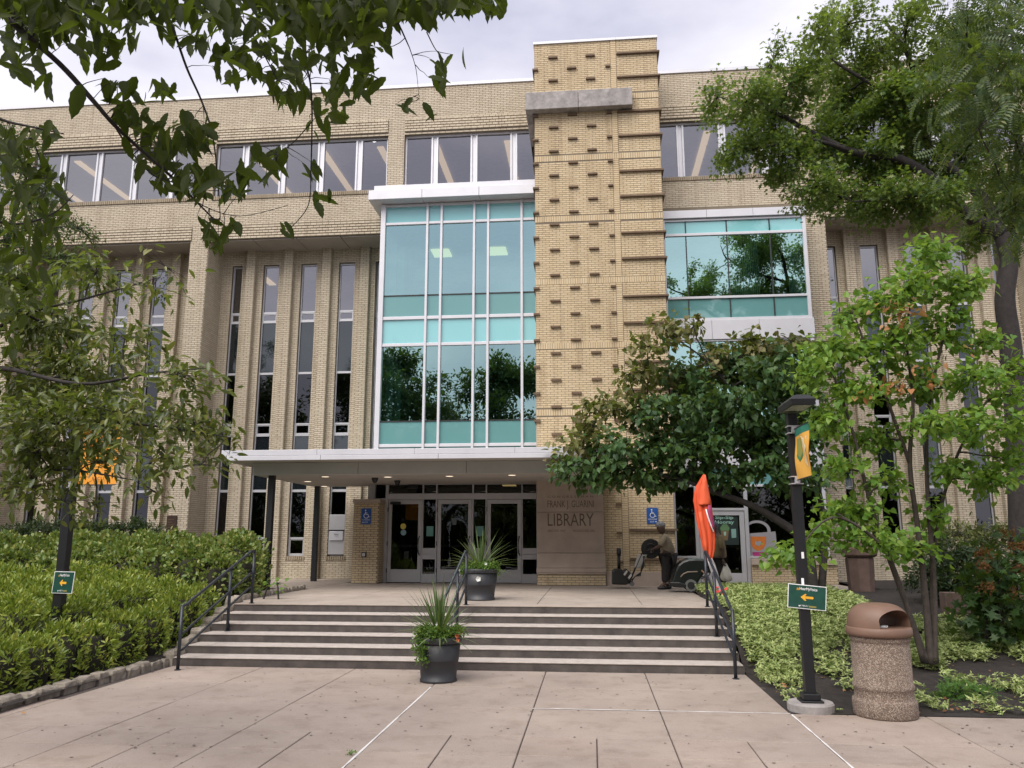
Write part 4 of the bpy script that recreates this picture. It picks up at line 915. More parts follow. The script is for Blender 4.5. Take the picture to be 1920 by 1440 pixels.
MB().lathe([(k_*.97, 0), (k_, .02), (k_, .17), (k_*.985, .185), (k_*.93, .20), (k_*.92, .215), (k_*.92, .30), (k_*.955, .315), (k_*.96, .33), (k_*.955, .35), (k_*.915, .37), (k_*.915, .80), (k_*.90, .812), (k_*.90, .832), (k_*.95, .845), (k_*.95, .90), (k_*.9, .905)], (TCX, TCY, 0), 56).build('body', aggregate(), tc_, smooth=True)
M['brown'] = plain('brown_plastic_lid', (.17, .10, .07), .55, 0, .1, 6, .1); ld_r = k_*1.03
MB().lathe([(ld_r*.95, .895), (ld_r, .90), (ld_r*1.01, .935), (ld_r, .985), (ld_r*.97, .995), (ld_r*.9, .995)], (TCX, TCY, 0), 56).build('lid_ring', M['brown'], tc_, smooth=True)
# hood: a dome cut through by an arched tunnel
Hh = .275; fang = rad(-60); ax = np.array((math.cos(fang), math.sin(fang), 0)); sd = np.array((-ax[1], ax[0], 0)); cc0 = np.array((TCX, TCY, .99))
prof = [(ld_r*.96*math.sin(t)**.62, Hh*math.cos(t)**.85) for t in np.linspace(math.pi/2, .03, 18)]
hood = MB().lathe([(ld_r*.96, -.03)]+prof, cc0, 64).build('hood', M['brown'], tc_, smooth=True); fixnormals(hood.data)
V = []; arch = [(-.68, -.06), (-.68, .08)]+[(-.68*math.cos(t), .08+(.80-.08/Hh*1.0)*Hh/1.0*math.sin(t)*.92) for t in np.linspace(.15, math.pi-.15, 15)]+[(.68, .08), (.68, -.06)]; na = len(arch)
for u in (-1.5, 1.5):
    for p_, q_ in arch: V.append(cc0+ax*u*ld_r+sd*p_*ld_r+np.array((0, 0, q_)))
cut = MB().add(V, [tuple(range(na)), tuple(range(2*na-1, na-1, -1))]+[(i, na+i, na+(i+1) % na, (i+1) % na) for i in range(na)]).build('cut', None, tc_); fixnormals(cut.data)
bo = hood.modifiers.new('tunnel', 'BOOLEAN'); bo.operation = 'DIFFERENCE'; bo.object = cut; bo.solver = 'EXACT'
me = bpy.data.meshes.new_from_object(hood.evaluated_get(bpy.context.evaluated_depsgraph_get())); hood.modifiers.clear(); hood.data = me; bpy.data.objects.remove(cut)
bm = bmesh.new(); bm.from_mesh(me)
for e in bm.edges: e.smooth = not (len(e.link_faces) == 2 and e.calc_face_angle(0) > rad(40))
bm.to_mesh(me); bm.free()
MB().lathe([(0, .9), (ld_r*.93, .9), (ld_r*.93, .985), (ld_r*.78, .99), (ld_r*.72, .93), (0, .93)][::-1], (TCX, TCY, 0), 40).build('liner', M['blackm'], tc_)
m = MB()
for i in range(4): c = np.array((TCX+.02+random.uniform(-.03, .03), TCY-.12, 1.0)); m.obox(c, (.014, .01, .01), (-.005, .012, 0), (0, .004, .008))
m.build('crumpled_paper', M['signw'], label='scrap of white paper in the mouth of the trash can', cat='litter')
# ================================================================ PLANTERS
M['pot'] = plain('charcoal_plastic', (.027, .028, .033), .5, 0, .2, 4, .05); M['soil'] = plain('potting_soil', (.03, .022, .018), .95)
def planter(x, y, z, r, h, label):
    t = thing('planter', (x, y, z), label, 'planter', 'charcoal planters')
    MB().lathe([(r*.80, 0), (r*.80, .035), (r*.765, .04), (r*.80, h*.28), (r*.865, h*.48), (r*.875, h*.485), (r*.87, h*.50), (r*.94, h*.86), (r*.90, h*.865)], (x, y, z), 44).build('tub', M['pot'], t, smooth=True)
    MB().lathe([(r*.92, h*.86), (r*.98, h*.865), (r, h*.88), (r*1.0, h*.985), (r*.98, h), (r*.9, h), (r*.88, h*.9)], (x, y, z), 44).build('rim', M['pot'], t, smooth=True)
    MB().lathe([(0, h*.90), (r*.89, h*.9), (r*.89, h*.93), (0, h*.955)], (x, y, z), 24).build('soil', M['soil'], t)
    return t
PAx, PAy = G(815, 1283, 0)[:2]; PAy += .28; PAx -= .0
planter(PAx, PAy, 0, .335, .62, 'charcoal planter on the pavement in front of the steps')
PBx, PBy = G(896, 1127, TER)[:2]; PBy += .3
planter(PBx, PBy, TER, .375, .62, 'charcoal planter on the terrace at the top of the steps')
# ================================================================ brown stone pedestal and low wall on the right
c = P(1612, 1060, 19.5)
def octa(r, a0=math.pi/8): return [(r*math.cos(a0+i*math.pi/4), r*math.sin(a0+i*math.pi/4)) for i in range(8)]
M['brownst'] = plain('brown_stone', (.13, .085, .07), .85, 0, .2, 5, .3)
t = thing('stone_urn', (c[0], 19.5, .8), 'brown eight-sided stone urn half hidden behind the multi-stem tree', 'urn')
for nm, lv in (('body', [(.25, .70), (.28, .78), (.31, 1.55), (.30, 1.60)]), ('rim', [(.32, 1.604), (.39, 1.66), (.40, 1.80), (.34, 1.86), (.28, 1.93), (.25, 1.95)])):
    V = []; 
    for r, z in lv: V += [(c[0]+p[0], 19.5+p[1], z) for p in octa(r)]
    F = [(8*a+i, 8*a+(i+1) % 8, 8*a+8+(i+1) % 8, 8*a+8+i) for a in range(len(lv)-1) for i in range(8)]+[tuple(range(8*len(lv)-8, 8*len(lv)))]
    MB().add(V, F).build(nm, M['brownst'], t, bevel=.01)
a, b = P(1768, 1130, 15.5), P(1850, 1130, 15.5); lw = thing('low_wall', (a[0], 15.5, .7), 'low brown stone wall holding up the dark shrubs on the right', 'wall')
xx = a[0]
while xx < b[0]+3.4: MB().box(xx+.004, xx+.596, 15.4, 15.65, .45, a[2]+.18).build('wall_stone', M['brownst'], lw, bevel=.012); xx += .6
# ================================================================ PEOPLE AND MACHINES
def evalmesh(o):
    dg = bpy.context.evaluated_depsgraph_get(); me = bpy.data.meshes.new_from_object(o.evaluated_get(dg)); return me
def skin(name, pts, edges, mat, parent, root=0, sub=2, rxy=None):
    me = bpy.data.meshes.new(name); off = wl(parent)
    me.from_pydata([tuple(np.asarray(p[:3], float)-off) for p in pts], edges, []); me.update()
    o = bpy.data.objects.new('tmp', me); COL.objects.link(o)
    md = o.modifiers.new('s', 'SKIN'); md.use_smooth_shade = True; md.branch_smoothing = .4
    for i, p in enumerate(pts):
        d = me.skin_vertices[0].data[i]; r = p[3]; d.radius = (r*1.22, (p[4] if len(p) > 4 else r)*1.22); d.use_root = (i == root)
    sb_ = o.modifiers.new('d', 'SUBSURF'); sb_.levels = sb_.render_levels = sub
    m2 = evalmesh(o); bpy.data.objects.remove(o); m2.name = name; m2.materials.clear(); m2.materials.append(mat)
    m2.polygons.foreach_set('use_smooth', np.ones(len(m2.polygons), dtype=bool)); return link(name, m2, parent)
M['skin'] = plain('brown_skin', (.085, .048, .034), .5); M['shirt'] = plain('grey_olive_shirt', (.27, .225, .16), .85, 0, .18, 9, .2); M['shirt2'] = plain('olive_shirt', (.20, .155, .08), .85, 0, .18, 9, .2)
M['trous'] = plain('dark_trousers', (.020, .017, .017), .9, 0, .25, 9, .2); M['shoe'] = plain('black_shoe', (.015, .014, .014), .5); M['cap'] = plain('grey_cap', (.20, .20, .21), .8, 0, .5, 26); M['cap2'] = plain('blue_grey_cap', (.09, .11, .15), .8)
def hand(parent, wrist, d, side_, curl, mat_pts):
    """adds palm, four bent fingers and a thumb to the body skeleton lists; d points along the hand, side_ across the knuckles, curl towards the palm"""
    pts, ed = mat_pts; d, side_, curl = (np.asarray(v, float)/np.linalg.norm(v) for v in (d, side_, curl)); w_ = np.asarray(wrist, float); i0 = len(pts)-1
    pts.append((*(w_+d*.05), .034, .018)); ed.append((i0, i0+1)); palm = i0+1
    pts.append((*(w_+d*.088), .036, .017)); ed.append((palm, palm+1)); kn = palm+1
    for k_, (u, l) in enumerate(((-.032, .036), (-.011, .042), (.011, .040), (.031, .031))):
        a = w_+d*.095+side_*u; b = a+d*l*.9+curl*l*.25; c = b+d*l*.35+curl*l*.75; e = c-d*l*.3+curl*l*.55; n = len(pts)
        pts += [(*a, .0105), (*b, .0098), (*c, .009), (*e, .008)]; ed += [(kn, n), (n, n+1), (n+1, n+2), (n+2, n+3)]
    n = len(pts); a = w_+d*.03-side_*.036; b = a+d*.03-side_*.018+curl*.015; c = b+d*.022+curl*.022
    pts += [(*a, .0125), (*b, .0115), (*c, .0095)]; ed += [(palm, n), (n, n+1), (n+1, n+2)]
def person(Y, J, face, label, shirt, capm, loc, brim=True):
    """J: joint name -> (px, py, dy) in the survey picture at depth Y"""
    t = thing('person', loc, label, 'person')
    W = {k_: P(v[0], v[1], Y)+np.array((0, v[2] if len(v) > 2 else 0, 0)) for k_, v in J.items()}
    fx = np.array((face, 0, 0.)); pts = []; ed = []
    def add(p, r, par=None, r2=None):
        pts.append((*p, r, r2 or r)); i = len(pts)-1
        if par is not None: ed.append((par, i))
        return i
    pel = add(W['pelvis'], .125, None, .15); wst = add(W['waist'], .118, pel, .145); ch = add(W['chest'], .125, wst, .165); nk = add(W['neck'], .072, ch); sk_ = add(W['skull0'], .085, nk)
    h = W['head']; hd = add(h, .115, sk_, .098); add(h+np.array((0, 0, .08)), .10, hd, .088)
    hands = {}
    for s_ in ('f', 'b'):
        sh = add(W['sh_'+s_], .058, ch); el = add(W['el_'+s_], .042, sh); wr = add(W['wr_'+s_], .028, el); hands[s_] = wr
        hp = add(W['hip_'+s_], .095, pel); kn = add(W['kn_'+s_], .062, hp); an = add(W['an_'+s_], .042, kn); toe = W['toe_'+s_]; hm = add((W['an_'+s_]*.5+toe*.5)-np.array((0, 0, .01)), .038, an); add(toe, .032, hm)
        dh = W['wr_'+s_]-W['el_'+s_]; dh /= np.linalg.norm(dh); pts[-1], keep = pts[-1], None
        # hand chain rooted at the wrist
        base = pts[wr]; pts.append((*(np.array(base[:3])+dh*.012), .027)); ed.append((wr, len(pts)-1))
        hand(t, np.array(base[:3])+dh*.012, dh, np.array((.15*face, 1, .0)), np.array((-.2*face, 0, -1)) if abs(dh[2]) < .8 else fx*-1, (pts, ed))
    body = skin('body', pts, ed, M['skin'], t, pel, 1)
    # face: nose, eyes, mouth, ears
    m = MB(); m.add([h+fx*.083+np.array((0, 0, .018)), h+fx*.108+np.array((0, 0, -.02)), h+fx*.08+np.array((0, .018, -.025)), h+fx*.08+np.array((0, -.018, -.025))], [(0, 2, 1), (0, 1, 3), (1, 2, 3)]); 
    for sy in (-1, 1): m.lathe([(.0, -.02), (.012, -.014), (.014, .006), (.008, .02), (0, .022)], h+np.array((-.008*face, sy*.080, 0)), 8)
    m.build('nose_and_ears', M['skin'], body, smooth=True)
    m = MB()
    for sy in (-1, 1): m.lathe([(0, -.007), (.011, 0), (0, .007)], h+fx*.076+np.array((0, sy*.032, .014)), 8)
    m.obox(h+fx*.080+np.array((0, 0, -.045)), (.003, 0, 0), (0, .022, 0), (0, 0, .004)); m.build('eyes_and_mouth', M['blackm'], body)
    # clothes
    c_pts = [(*W['pelvis']+np.array((0, 0, -.02)), .160, .185), (*W['waist'], .152, .180), (*W['chest'], .150, .190), (*(W['neck']*.75+W['chest']*.25), .078)]; ce = [(0, 1), (1, 2), (2, 3)]
    for s_ in ('f', 'b'):
        n = len(c_pts); e1 = W['sh_'+s_]*.35+W['el_'+s_]*.65; e2 = W['el_'+s_]*.95+W['wr_'+s_]*.05; c_pts += [(*W['sh_'+s_], .078), (*e1, .068), (*e2, .060)]; ce += [(2, n), (n, n+1), (n+1, n+2)]
    skin('shirt', c_pts, ce, shirt, t, 0, 2)
    c_pts = [(*W['pelvis']+np.array((0, 0, -.01)), .140, .17)]; ce = []
    for s_ in ('f', 'b'):
        n = len(c_pts); c_pts += [(*W['hip_'+s_], .112), (*W['kn_'+s_], .086), (*(W['an_'+s_]+np.array((0, 0, .02))), .072)]; ce += [(0, n), (n, n+1), (n+1, n+2)]
    skin('trousers', c_pts, ce, M['trous'], t, 0, 2)
    for s_ in ('f', 'b'):
        a, b = W['an_'+s_], W['toe_'+s_]; d = b-a; d[2] = 0; d /= np.linalg.norm(d)+1e-6; z = loc[2]
        skin('shoe', [(*(a-d*.05)[:2], z+.045, .042), (*(a+d*.04)[:2], z+.05, .046), (*(a+d*.13)[:2], z+.036, .036), (*(a+d*.19)[:2], z+.03, .028)], [(0, 1), (1, 2), (2, 3)], M['shoe'], t, 0, 1)
    m = MB(); m.lathe([(.110, .025), (.114, .06), (.104, .105), (.07, .138), (.02, .150), (0, .151)], h, 20, 1.06, .95); cp_ = m.build('cap', capm, t, smooth=True)
    if brim:
        V = []; 
        for th in (0, -.008):
            for r in (.10, .155, .19):
                for q in np.linspace(-1.0, 1.0, 9): V.append(h+np.array((face*r*math.cos(q)*(1.0), r*math.sin(q)*.72, .035-.10*(r-.085)+th)))
        F = [(i*9+j, i*9+j+1, i*9+9+j+1, i*9+9+j) for i in range(2) for j in range(8)]; F += [tuple(27+v for v in f[::-1]) for f in F]; F += [(18+j, 18+j+1, 45+j+1, 45+j) for j in range(8)]
        MB().add(V, F).build('brim', capm, cp_, smooth=True)
    return t, W
Y1 = 20.55
t1, W1 = person(Y1, dict(pelvis=(1252.5, 1041), waist=(1252, 1028), chest=(1250, 1010), neck=(1243.5, 999.5), skull0=(1240.5, 995), head=(1238.8, 989.5),
    sh_f=(1246, 1006, -.17), el_f=(1237, 1024, -.20), wr_f=(1229, 1027, -.12), sh_b=(1247, 1006, .17), el_b=(1238, 1024, .18), wr_b=(1229, 1028, .10),
    hip_f=(1249.5, 1047, -.09), kn_f=(1247, 1070, -.1), an_f=(1246, 1095, -.1), toe_f=(1236, 1099.2, -.1), hip_b=(1256, 1047, .09), kn_b=(1258, 1070, .1), an_b=(1257, 1094, .1), toe_b=(1249, 1098.5, .1)),
    -1, 'man in a grey cap and grey-olive shirt leaning forward to push a floor polisher', M['shirt'], M['cap'], (P(1250, 1098, Y1)[0], Y1, TER))
t2, W2 = person(Y1, dict(pelvis=(1348, 1049), waist=(1349, 1036), chest=(1348, 1014), neck=(1342, 999.5), skull0=(1339, 994.5), head=(1337.5, 989),
    sh_f=(1348, 1008, -.17), el_f=(1352, 1030, -.22), wr_f=(1353, 1048, -.23), sh_b=(1346, 1009, .17), el_b=(1338, 1028, .2), wr_b=(1331, 1034, .18),
    hip_f=(1348, 1055, -.09), kn_f=(1351, 1075, -.1), an_f=(1357, 1095, -.1), toe_f=(1351, 1099.4, -.1), hip_b=(1346, 1055, .09), kn_b=(1342, 1074, .1), an_b=(1345, 1096, .1), toe_b=(1336, 1099, .1)),
    -1, 'stooping man in a blue-grey cap and olive shirt, half hidden behind the orange flag', M['shirt2'], M['cap2'], (P(1348, 1098, Y1)[0], Y1, TER))
# white plastic bag
c = P(1361, 1074, Y1-.2); t = thing('plastic_bag', (c[0], Y1-.2, c[2]-.2), 'crumpled white plastic bag held by the stooping man', 'bag')
V = []; n = 18; lv = [(.02, .23), (.05, .15), (.10, .06), (.125, -.03), (.13, -.10), (.11, -.17), (.06, -.205), (.0, -.21)]
for r, z in lv:
    for i in range(n): a_ = 2*math.pi*i/n; q = 1+.22*math.sin(a_*5+z*18)+.12*math.sin(a_*9-z*30); V.append((c[0]+r*q*math.cos(a_)+.05*(.2-z)*.3, Y1-.2+r*.7*q*math.sin(a_), c[2]+z))
MB().add(V, [(i*n+j, i*n+(j+1) % n, (i+1)*n+(j+1) % n, (i+1)*n+j) for i in range(len(lv)-1) for j in range(n)]).build('sack', plain('white_plastic', (.60, .57, .50), .4), t, smooth=True)
# floor polisher
M['mach'] = plain('black_machine_plastic', (.009, .0095, .0095), .4); M['machg'] = plain('dark_green_machine_plastic', (.006, .010, .010), .3); M['grey'] = plain('grey_plastic', (.36, .35, .33), .5); M['chrome'] = plain('bright_metal', (.6, .6, .6), .2, .9)
Yp = 20.9
def Q(px_, py_, dy=0): p = P(px_, py_, Yp); p[1] += dy; return p
fp = thing('floor_polisher', (Q(1168, 1097)[0], Yp, TER), 'black walk-behind floor polisher with a tall grey handle panel, in front of the tower', 'floor machine')
b = [Q(1147.5, 1070)[[0, 2]], Q(1152, 1066.5)[[0, 2]], Q(1166, 1066.5)[[0, 2]], Q(1181, 1087)[[0, 2]], Q(1181, 1093)[[0, 2]], Q(1172, 1096)[[0, 2]], Q(1147, 1095)[[0, 2]]]
MB().prism(b, Yp-.24, Yp+.24).build('body', M['mach'], fp, bevel=.03)
MB().prism([Q(1166, 1071)[[0, 2]], Q(1173, 1065)[[0, 2]], Q(1185, 1077)[[0, 2]], Q(1182, 1090)[[0, 2]], Q(1176, 1089)[[0, 2]]], Yp-.27, Yp+.1).build('motor_housing', M['mach'], fp, bevel=.02)
for u in (0, 1): 
    o_ = np.array((u*.105, 0, -u*.085)); a, bb, c_, d_ = Q(1168, 1076, -.28), Q(1173.5, 1068, -.28), Q(1176.5, 1070.5, -.28), Q(1171, 1078.5, -.28); MB().add([a+o_, bb+o_, c_+o_, d_+o_], [(0, 1, 2, 3)]).build('chrome_plate', M['chrome'], fp)
MB().tube([Q(1160.5, 1066), Q(1160.5, 1040)], .042, 12).tube([Q(1160.5, 1041), Q(1160.5, 1036), Q(1160.5, 1027.5)], [.05, .06, .055], 12).build('upright_post', M['mach'], fp, smooth=True)
MB().prism([Q(1189, 1063)[[0, 2]], Q(1195.5, 1040)[[0, 2]], Q(1213, 1039.5)[[0, 2]], Q(1203, 1062)[[0, 2]], Q(1196, 1066)[[0, 2]]], Yp-.14, Yp+.14).build('handle_panel', M['grey'], fp, bevel=.02)
m = MB()
for dy in (-.13, .13): m.tube([Q(1180, 1092, dy), Q(1190, 1068, dy), Q(1203, 1038, dy), Q(1218, 1030, dy), Q(1226, 1029.5, dy)], .014, 8)
m.tube([Q(1226, 1029.5, -.13), Q(1226, 1029.5, .13)], .016, 8); m.build('handlebar', M['mach'], fp, smooth=True)
m = MB(); random.seed(3)
for q in range(4): m.tube([Q(1205+q, 1042, -.18), Q(1207-q*2, 1060+q*2, -.22), Q(1200, 1073+q*2, -.2), Q(1190, 1080, -.2), Q(1184, 1086+q, -.2)], .012, 6)
m.build('cable', M['blackm'], fp, smooth=True)
MB().tube([Q(1184.5, 1094, -.25), Q(1184.5, 1094, -.19)], .055, 18).tube([Q(1184.5, 1094, .19), Q(1184.5, 1094, .25)], .055, 18).each('wheel', plain('grey_rubber', (.10, .11, .11), .7), fp)
# round black drum held against the handle
c = P(1222, 1029, Y1); 
rl = thing('black_disc', (c[0], Y1-.12, c[2]-.23), 'large round black disc in front of the man, on the polisher handle', 'disc')
V = MB(); pr = [(0, -.03), (.235, -.03), (.245, -.02), (.245, .02), (.235, .03), (0, .03)]
a_ = np.linspace(0, 2*math.pi, 36, endpoint=False); vv = []
for r, yy_ in pr: vv += [(c[0]+r*math.cos(q), Y1+.30+yy_, c[2]+r*math.sin(q)) for q in a_]
V.add(vv, [(i*36+j, i*36+(j+1) % 36, (i+1)*36+(j+1) % 36, (i+1)*36+j) for i in range(5) for j in range(36)]); V.build('disc', M['blackm'], rl, smooth=False)
vv = []
for r, yy_ in [(.09, -.034), (.10, -.045), (.12, -.045), (.13, -.034)]: vv += [(c[0]+r*math.cos(q), Y1+.30+yy_, c[2]+r*math.sin(q)) for q in a_]
MB().add(vv, [(i*36+j, i*36+(j+1) % 36, (i+1)*36+(j+1) % 36, (i+1)*36+j) for i in range(3) for j in range(36)]).build('hub_ring', M['mach'], rl)
# floor scrubber
Yp = 19.6
fs_ = thing('floor_scrubber', (Q(1287, 1104)[0], Yp, TER), 'dark green-black floor scrubber with a humped tank and grey wheels beside the steps', 'floor machine')
b = [Q(x, y)[[0, 2]] for x, y in ((1256, 1092), (1260, 1081), (1264, 1068), (1269, 1058), (1277, 1051), (1288, 1047.5), (1300, 1046.5), (1318, 1047.5), (1326, 1053), (1322, 1068), (1314, 1080), (1307, 1090), (1302, 1099), (1284, 1100), (1270, 1098), (1257, 1097))]
MB().prism(b, Yp-.27, Yp+.27).build('tank', M['machg'], fs_, bevel=.05)
MB().prism([Q(x, y)[[0, 2]] for x, y in ((1254, 1090), (1272, 1090), (1284, 1094), (1284, 1101), (1262, 1100), (1254, 1097))], Yp-.31, Yp+.31).build('brush_deck', M['mach'], fs_, bevel=.02)
m = MB(); m.tube([Q(1273.5, 1081, -.285), Q(1279, 1075, -.285), Q(1287, 1071.5, -.285), Q(1305, 1071, -.285)], .016, 8); m.build('side_handle', plain('bronze_stripe', (.30, .24, .19), .4), fs_, smooth=True)
for dy in (-.30, .25):
    MB().tube([Q(1293, 1096.5, dy), Q(1293, 1096.5, dy+.05)], .137, 28).build('wheel', plain('grey_tyre', (.13, .135, .13), .7), fs_)
    MB().tube([Q(1293, 1096.5, dy-.006), Q(1293, 1096.5, dy+.056)], .085, 22).build('wheel_hub', M['blackm'], fs_)
m = MB()
for dy in (-.2, .2): m.tube([Q(1322, 1060, dy), Q(1330, 1056, dy), Q(1334, 1062, dy), Q(1326, 1080, dy), Q(1313, 1084, dy)], .013, 8)
m.tube([Q(1330, 1056, -.2), Q(1330, 1056, .2)], .013, 8); m.build('handle', M['blackm'], fs_, smooth=True)
m = MB(); m.tube([Q(1312, 1068, -.29), Q(1318, 1074, -.31), Q(1322, 1082, -.3), Q(1316, 1086, -.3)], .018, 8); m.build('hose', plain('tan_hose', (.25, .14, .08), .6), fs_, smooth=True)
# ================================================================ FURLED FEATHER FLAG
Yf = 16.6
M['fo'] = plain('orange_red_flag_cloth', (.62, .075, .02), .65, 0, .12, 5, .1); M['fo2'] = plain('bright_orange_flag_cloth', (.70, .105, .035), .6, 0, .06, 4); M['fp'] = plain('purple_flag_print', (.28, .03, .10), .65); M['clear'] = plain('grey_white_plastic', (.35, .33, .35), .4)
fl = thing('feather_flag', (P(1352, 1118, Yf)[0], Yf, TER), 'furled orange-red feather flag on a bent pole at the right end of the steps', 'flag')
row = [(890, 1318.5, 1321), (900, 1312, 1324), (912, 1305, 1327), (925, 1301.5, 1329), (940, 1301.5, 1331.5), (955, 1304, 1333.5), (970, 1306.5, 1335.5), (985, 1309.5, 1337.5), (1000, 1313, 1339), (1015, 1316.5, 1340), (1030, 1319, 1339.5), (1042, 1320.5, 1337.5), (1050, 1322, 1335)]
n = 40; V = []
for k_, (y, x0, x1) in enumerate(row):
    a, b = P(x0, y, Yf), P(x1, y, Yf); cx, hw = (a[0]+b[0])/2, (b[0]-a[0])/2
    for i in range(n):
        q = 2*math.pi*i/n; fold = 1+.30*math.sin(q*6+k_*.35)*(k_ > 3)+.14*math.sin(q*11+k_*.7)+.08*math.sin(q*17-k_*1.3); V.append((cx+hw*math.cos(q)*(1 if k_ < 2 else fold**.4), Yf+.075*math.sin(q)*fold, a[2]+.012*math.sin(q*7+k_)))
MB().add(V, [(i*n+j, i*n+(j+1) % n, (i+1)*n+(j+1) % n, (i+1)*n+j) for i in range(len(row)-1) for j in range(n)]+[tuple((len(row)-1)*n+i for i in range(n))]).build('rolled_cloth', M['fo'], fl, smooth=True)
def patch(pts, dy, mat, name, bulge=.05):
    """a loose fold of cloth in front of the roll: a grid between left and right edges, bulging"""
    V = []; nx = 7
    for y, x0, x1 in pts:
        a, b = P(x0, y, Yf), P(x1, y, Yf)
        for i in range(nx): s_ = i/(nx-1); V.append((a[0]+(b[0]-a[0])*s_, Yf-dy-bulge*math.sin(s_*math.pi)+.008*math.sin(i*2.1+y*.3), a[2]+(b[2]-a[2])*s_))
    F = [(k_*nx+i, k_*nx+i+1, (k_+1)*nx+i+1, (k_+1)*nx+i) for k_ in range(len(pts)-1) for i in range(nx-1)]; o = MB().add(V, F).build(name, mat, fl, smooth=True); s_ = o.modifiers.new('thick', 'SOLIDIFY'); s_.thickness = .006; return o
patch([(891, 1319, 1321.5), (905, 1314.5, 1325), (920, 1311, 1328), (935, 1310, 1330.5), (944, 1309.5, 1332.2), (947, 1308.5, 1328)], .075, M['fo2'], 'loose_flap')
patch([(947, 1325, 1331), (960, 1324, 1333.5), (975, 1326.5, 1336), (985, 1331, 1337.6), (993, 1335, 1338.6)], .07, M['fp'], 'purple_print', .03)
patch([(955, 1321.5, 1323.3), (970, 1325.5, 1327.2), (985, 1331, 1332.4), (997, 1336, 1337)], .095, M['signw'], 'white_stripe', .01)
for r0 in ((958, 1308, 1313), ): patch([(960, 1309, 1314), (980, 1312, 1318), (1000, 1316, 1323), (1020, 1318.5, 1325), (1040, 1321.5, 1327)], .07, M['fo2'], 'fold', .035)
MB().tube([P(1320, 889, Yf), P(1311, 920, Yf+.03), P(1314, 985, Yf+.05), P(1324, 1045, Yf+.02), P(1336, 1080, Yf), P(1352, 1118, Yf)], .012, 8).build('pole', M['blackm'], fl, smooth=True)
V = []; rw_ = [(1046, 1325, 1334), (1060, 1328, 1341), (1075, 1333, 1346), (1090, 1338, 1350), (1105, 1344, 1354), (1113, 1350, 1356)]
for k_, (y, x0, x1) in enumerate(rw_):
    a, b = P(x0, y, Yf), P(x1, y, Yf)
    for i in range(8): s_ = i/7; V.append((a[0]+(b[0]-a[0])*s_, Yf-.04-.03*math.sin(s_*9+k_), a[2]))
o = MB().add(V, [(k_*8+i, k_*8+i+1, (k_+1)*8+i+1, (k_+1)*8+i) for k_ in range(len(rw_)-1) for i in range(7)]).build('clear_sleeve', M['clear'], fl, smooth=True); o.modifiers.new('thick', 'SOLIDIFY').thickness = .005
c = P(1353, 1108, Yf-.05); m = MB()
for i in range(6): q = np.array((c[0]+random.uniform(-.1, .12), Yf-.06+random.uniform(-.05, .05), c[2]+random.uniform(-.06, .1))); m.obox(q, (.02, .01, .015), (-.01, .02, 0), (0, .006, .012))
m.build('red_tape', plain('red_tape', (.55, .05, .04), .5), fl)
# ================================================================ VEGETATION
def unit(v): return v/(np.linalg.norm(v, axis=-1, keepdims=True)+1e-9)
def T_(verts, faces): return np.array(verts, float), faces
LEAF2 = T_([(0, 0, 0), (.45, .24, .06), (1, 0, -.06), (.45, -.24, .06)], [(0, 2, 1), (0, 3, 2)])
LANCE2 = T_([(0, 0, 0), (.5, .17, .05), (1, 0, -.04), (.5, -.17, .05)], [(0, 2, 1), (0, 3, 2)])
ROUND = T_([(0, 0, 0), (.25, .30, .04), (.62, .30, .03), (1, 0, -.06), (.62, -.30, .03), (.25, -.30, .04), (.45, 0, -.02)], [(0, 6, 1), (1, 6, 2), (2, 6, 3), (3, 6, 4), (4, 6, 5), (5, 6, 0)])
HEART = T_([(.06, 0, 0), (-.08, .2, .02), (.12, .42, .05), (.5, .34, .05), (1.05, 0, -.10), (.5, -.34, .05), (.12, -.42, .05), (-.08, -.2, .02), (.45, 0, -.03)], [(0, 8, 2, 1), (2, 8, 3), (3, 8, 4), (4, 8, 5), (5, 8, 6), (6, 8, 0, 7)])
OAKL = T_([(0, 0, 0), (.25, .1, .02), (.3, .34, .05), (.45, .12, .01), (.62, .36, .03), (.7, .10, 0), (1, 0, -.07), (.7, -.10, 0), (.62, -.36, .03), (.45, -.12, .01), (.3, -.34, .05), (.25, -.1, .02)],
          [(0, 11, 1), (1, 11, 9, 3), (1, 3, 2), (11, 10, 9), (3, 9, 7, 5), (3, 5, 4), (9, 8, 7), (5, 7, 6)])
def fine_leaf(w_=.24, droop=.16, n=9, serr=.012):
    V = []; 
    for i in range(n+1):
        t = i/n; h = w_*math.sin(math.pi*min(1, t*1.0)**.85)**.8*(1-.25*t) if 0 < i < n else 0
        z = -droop*t*t; s_ = serr*(1 if i % 2 else -1)
        V += [(t, h+s_*(h > 0), z+.22*h), (t, h*.5, z+.06*h), (t, 0, z), (t, -h*.5, z+.06*h), (t, -h-s_*(h > 0), z+.22*h)]
    return T_(V, [(5*i+k_, 5*i+k_+1, 5*i+k_+6, 5*i+k_+5) for i in range(n) for k_ in range(4)])
def frond(np_=8):
    V = []; F = []
    for i in range(np_):
        t = .12+.88*i/np_; l = .27*(1-.45*abs(t-.5)); z = -.35*t*t
        for s_ in (-1, 1):
            b = len(V); V += [(t, 0, z), (t+.055, s_*l*.5-s_*.02, z-.01), (t+.05, s_*l, z-.05), (t-.05, s_*l*.5, z-.01)]; F.append((b, b+1, b+2, b+3) if s_ > 0 else (b+3, b+2, b+1, b))
    b = len(V); V += [(0, .006, 0), (0, -.006, 0), (.5, .004, -.09), (.5, -.004, -.09), (1, 0, -.36)]; F += [(b, b+1, b+3, b+2), (b+2, b+3, b+4)]
    return T_(V, F)
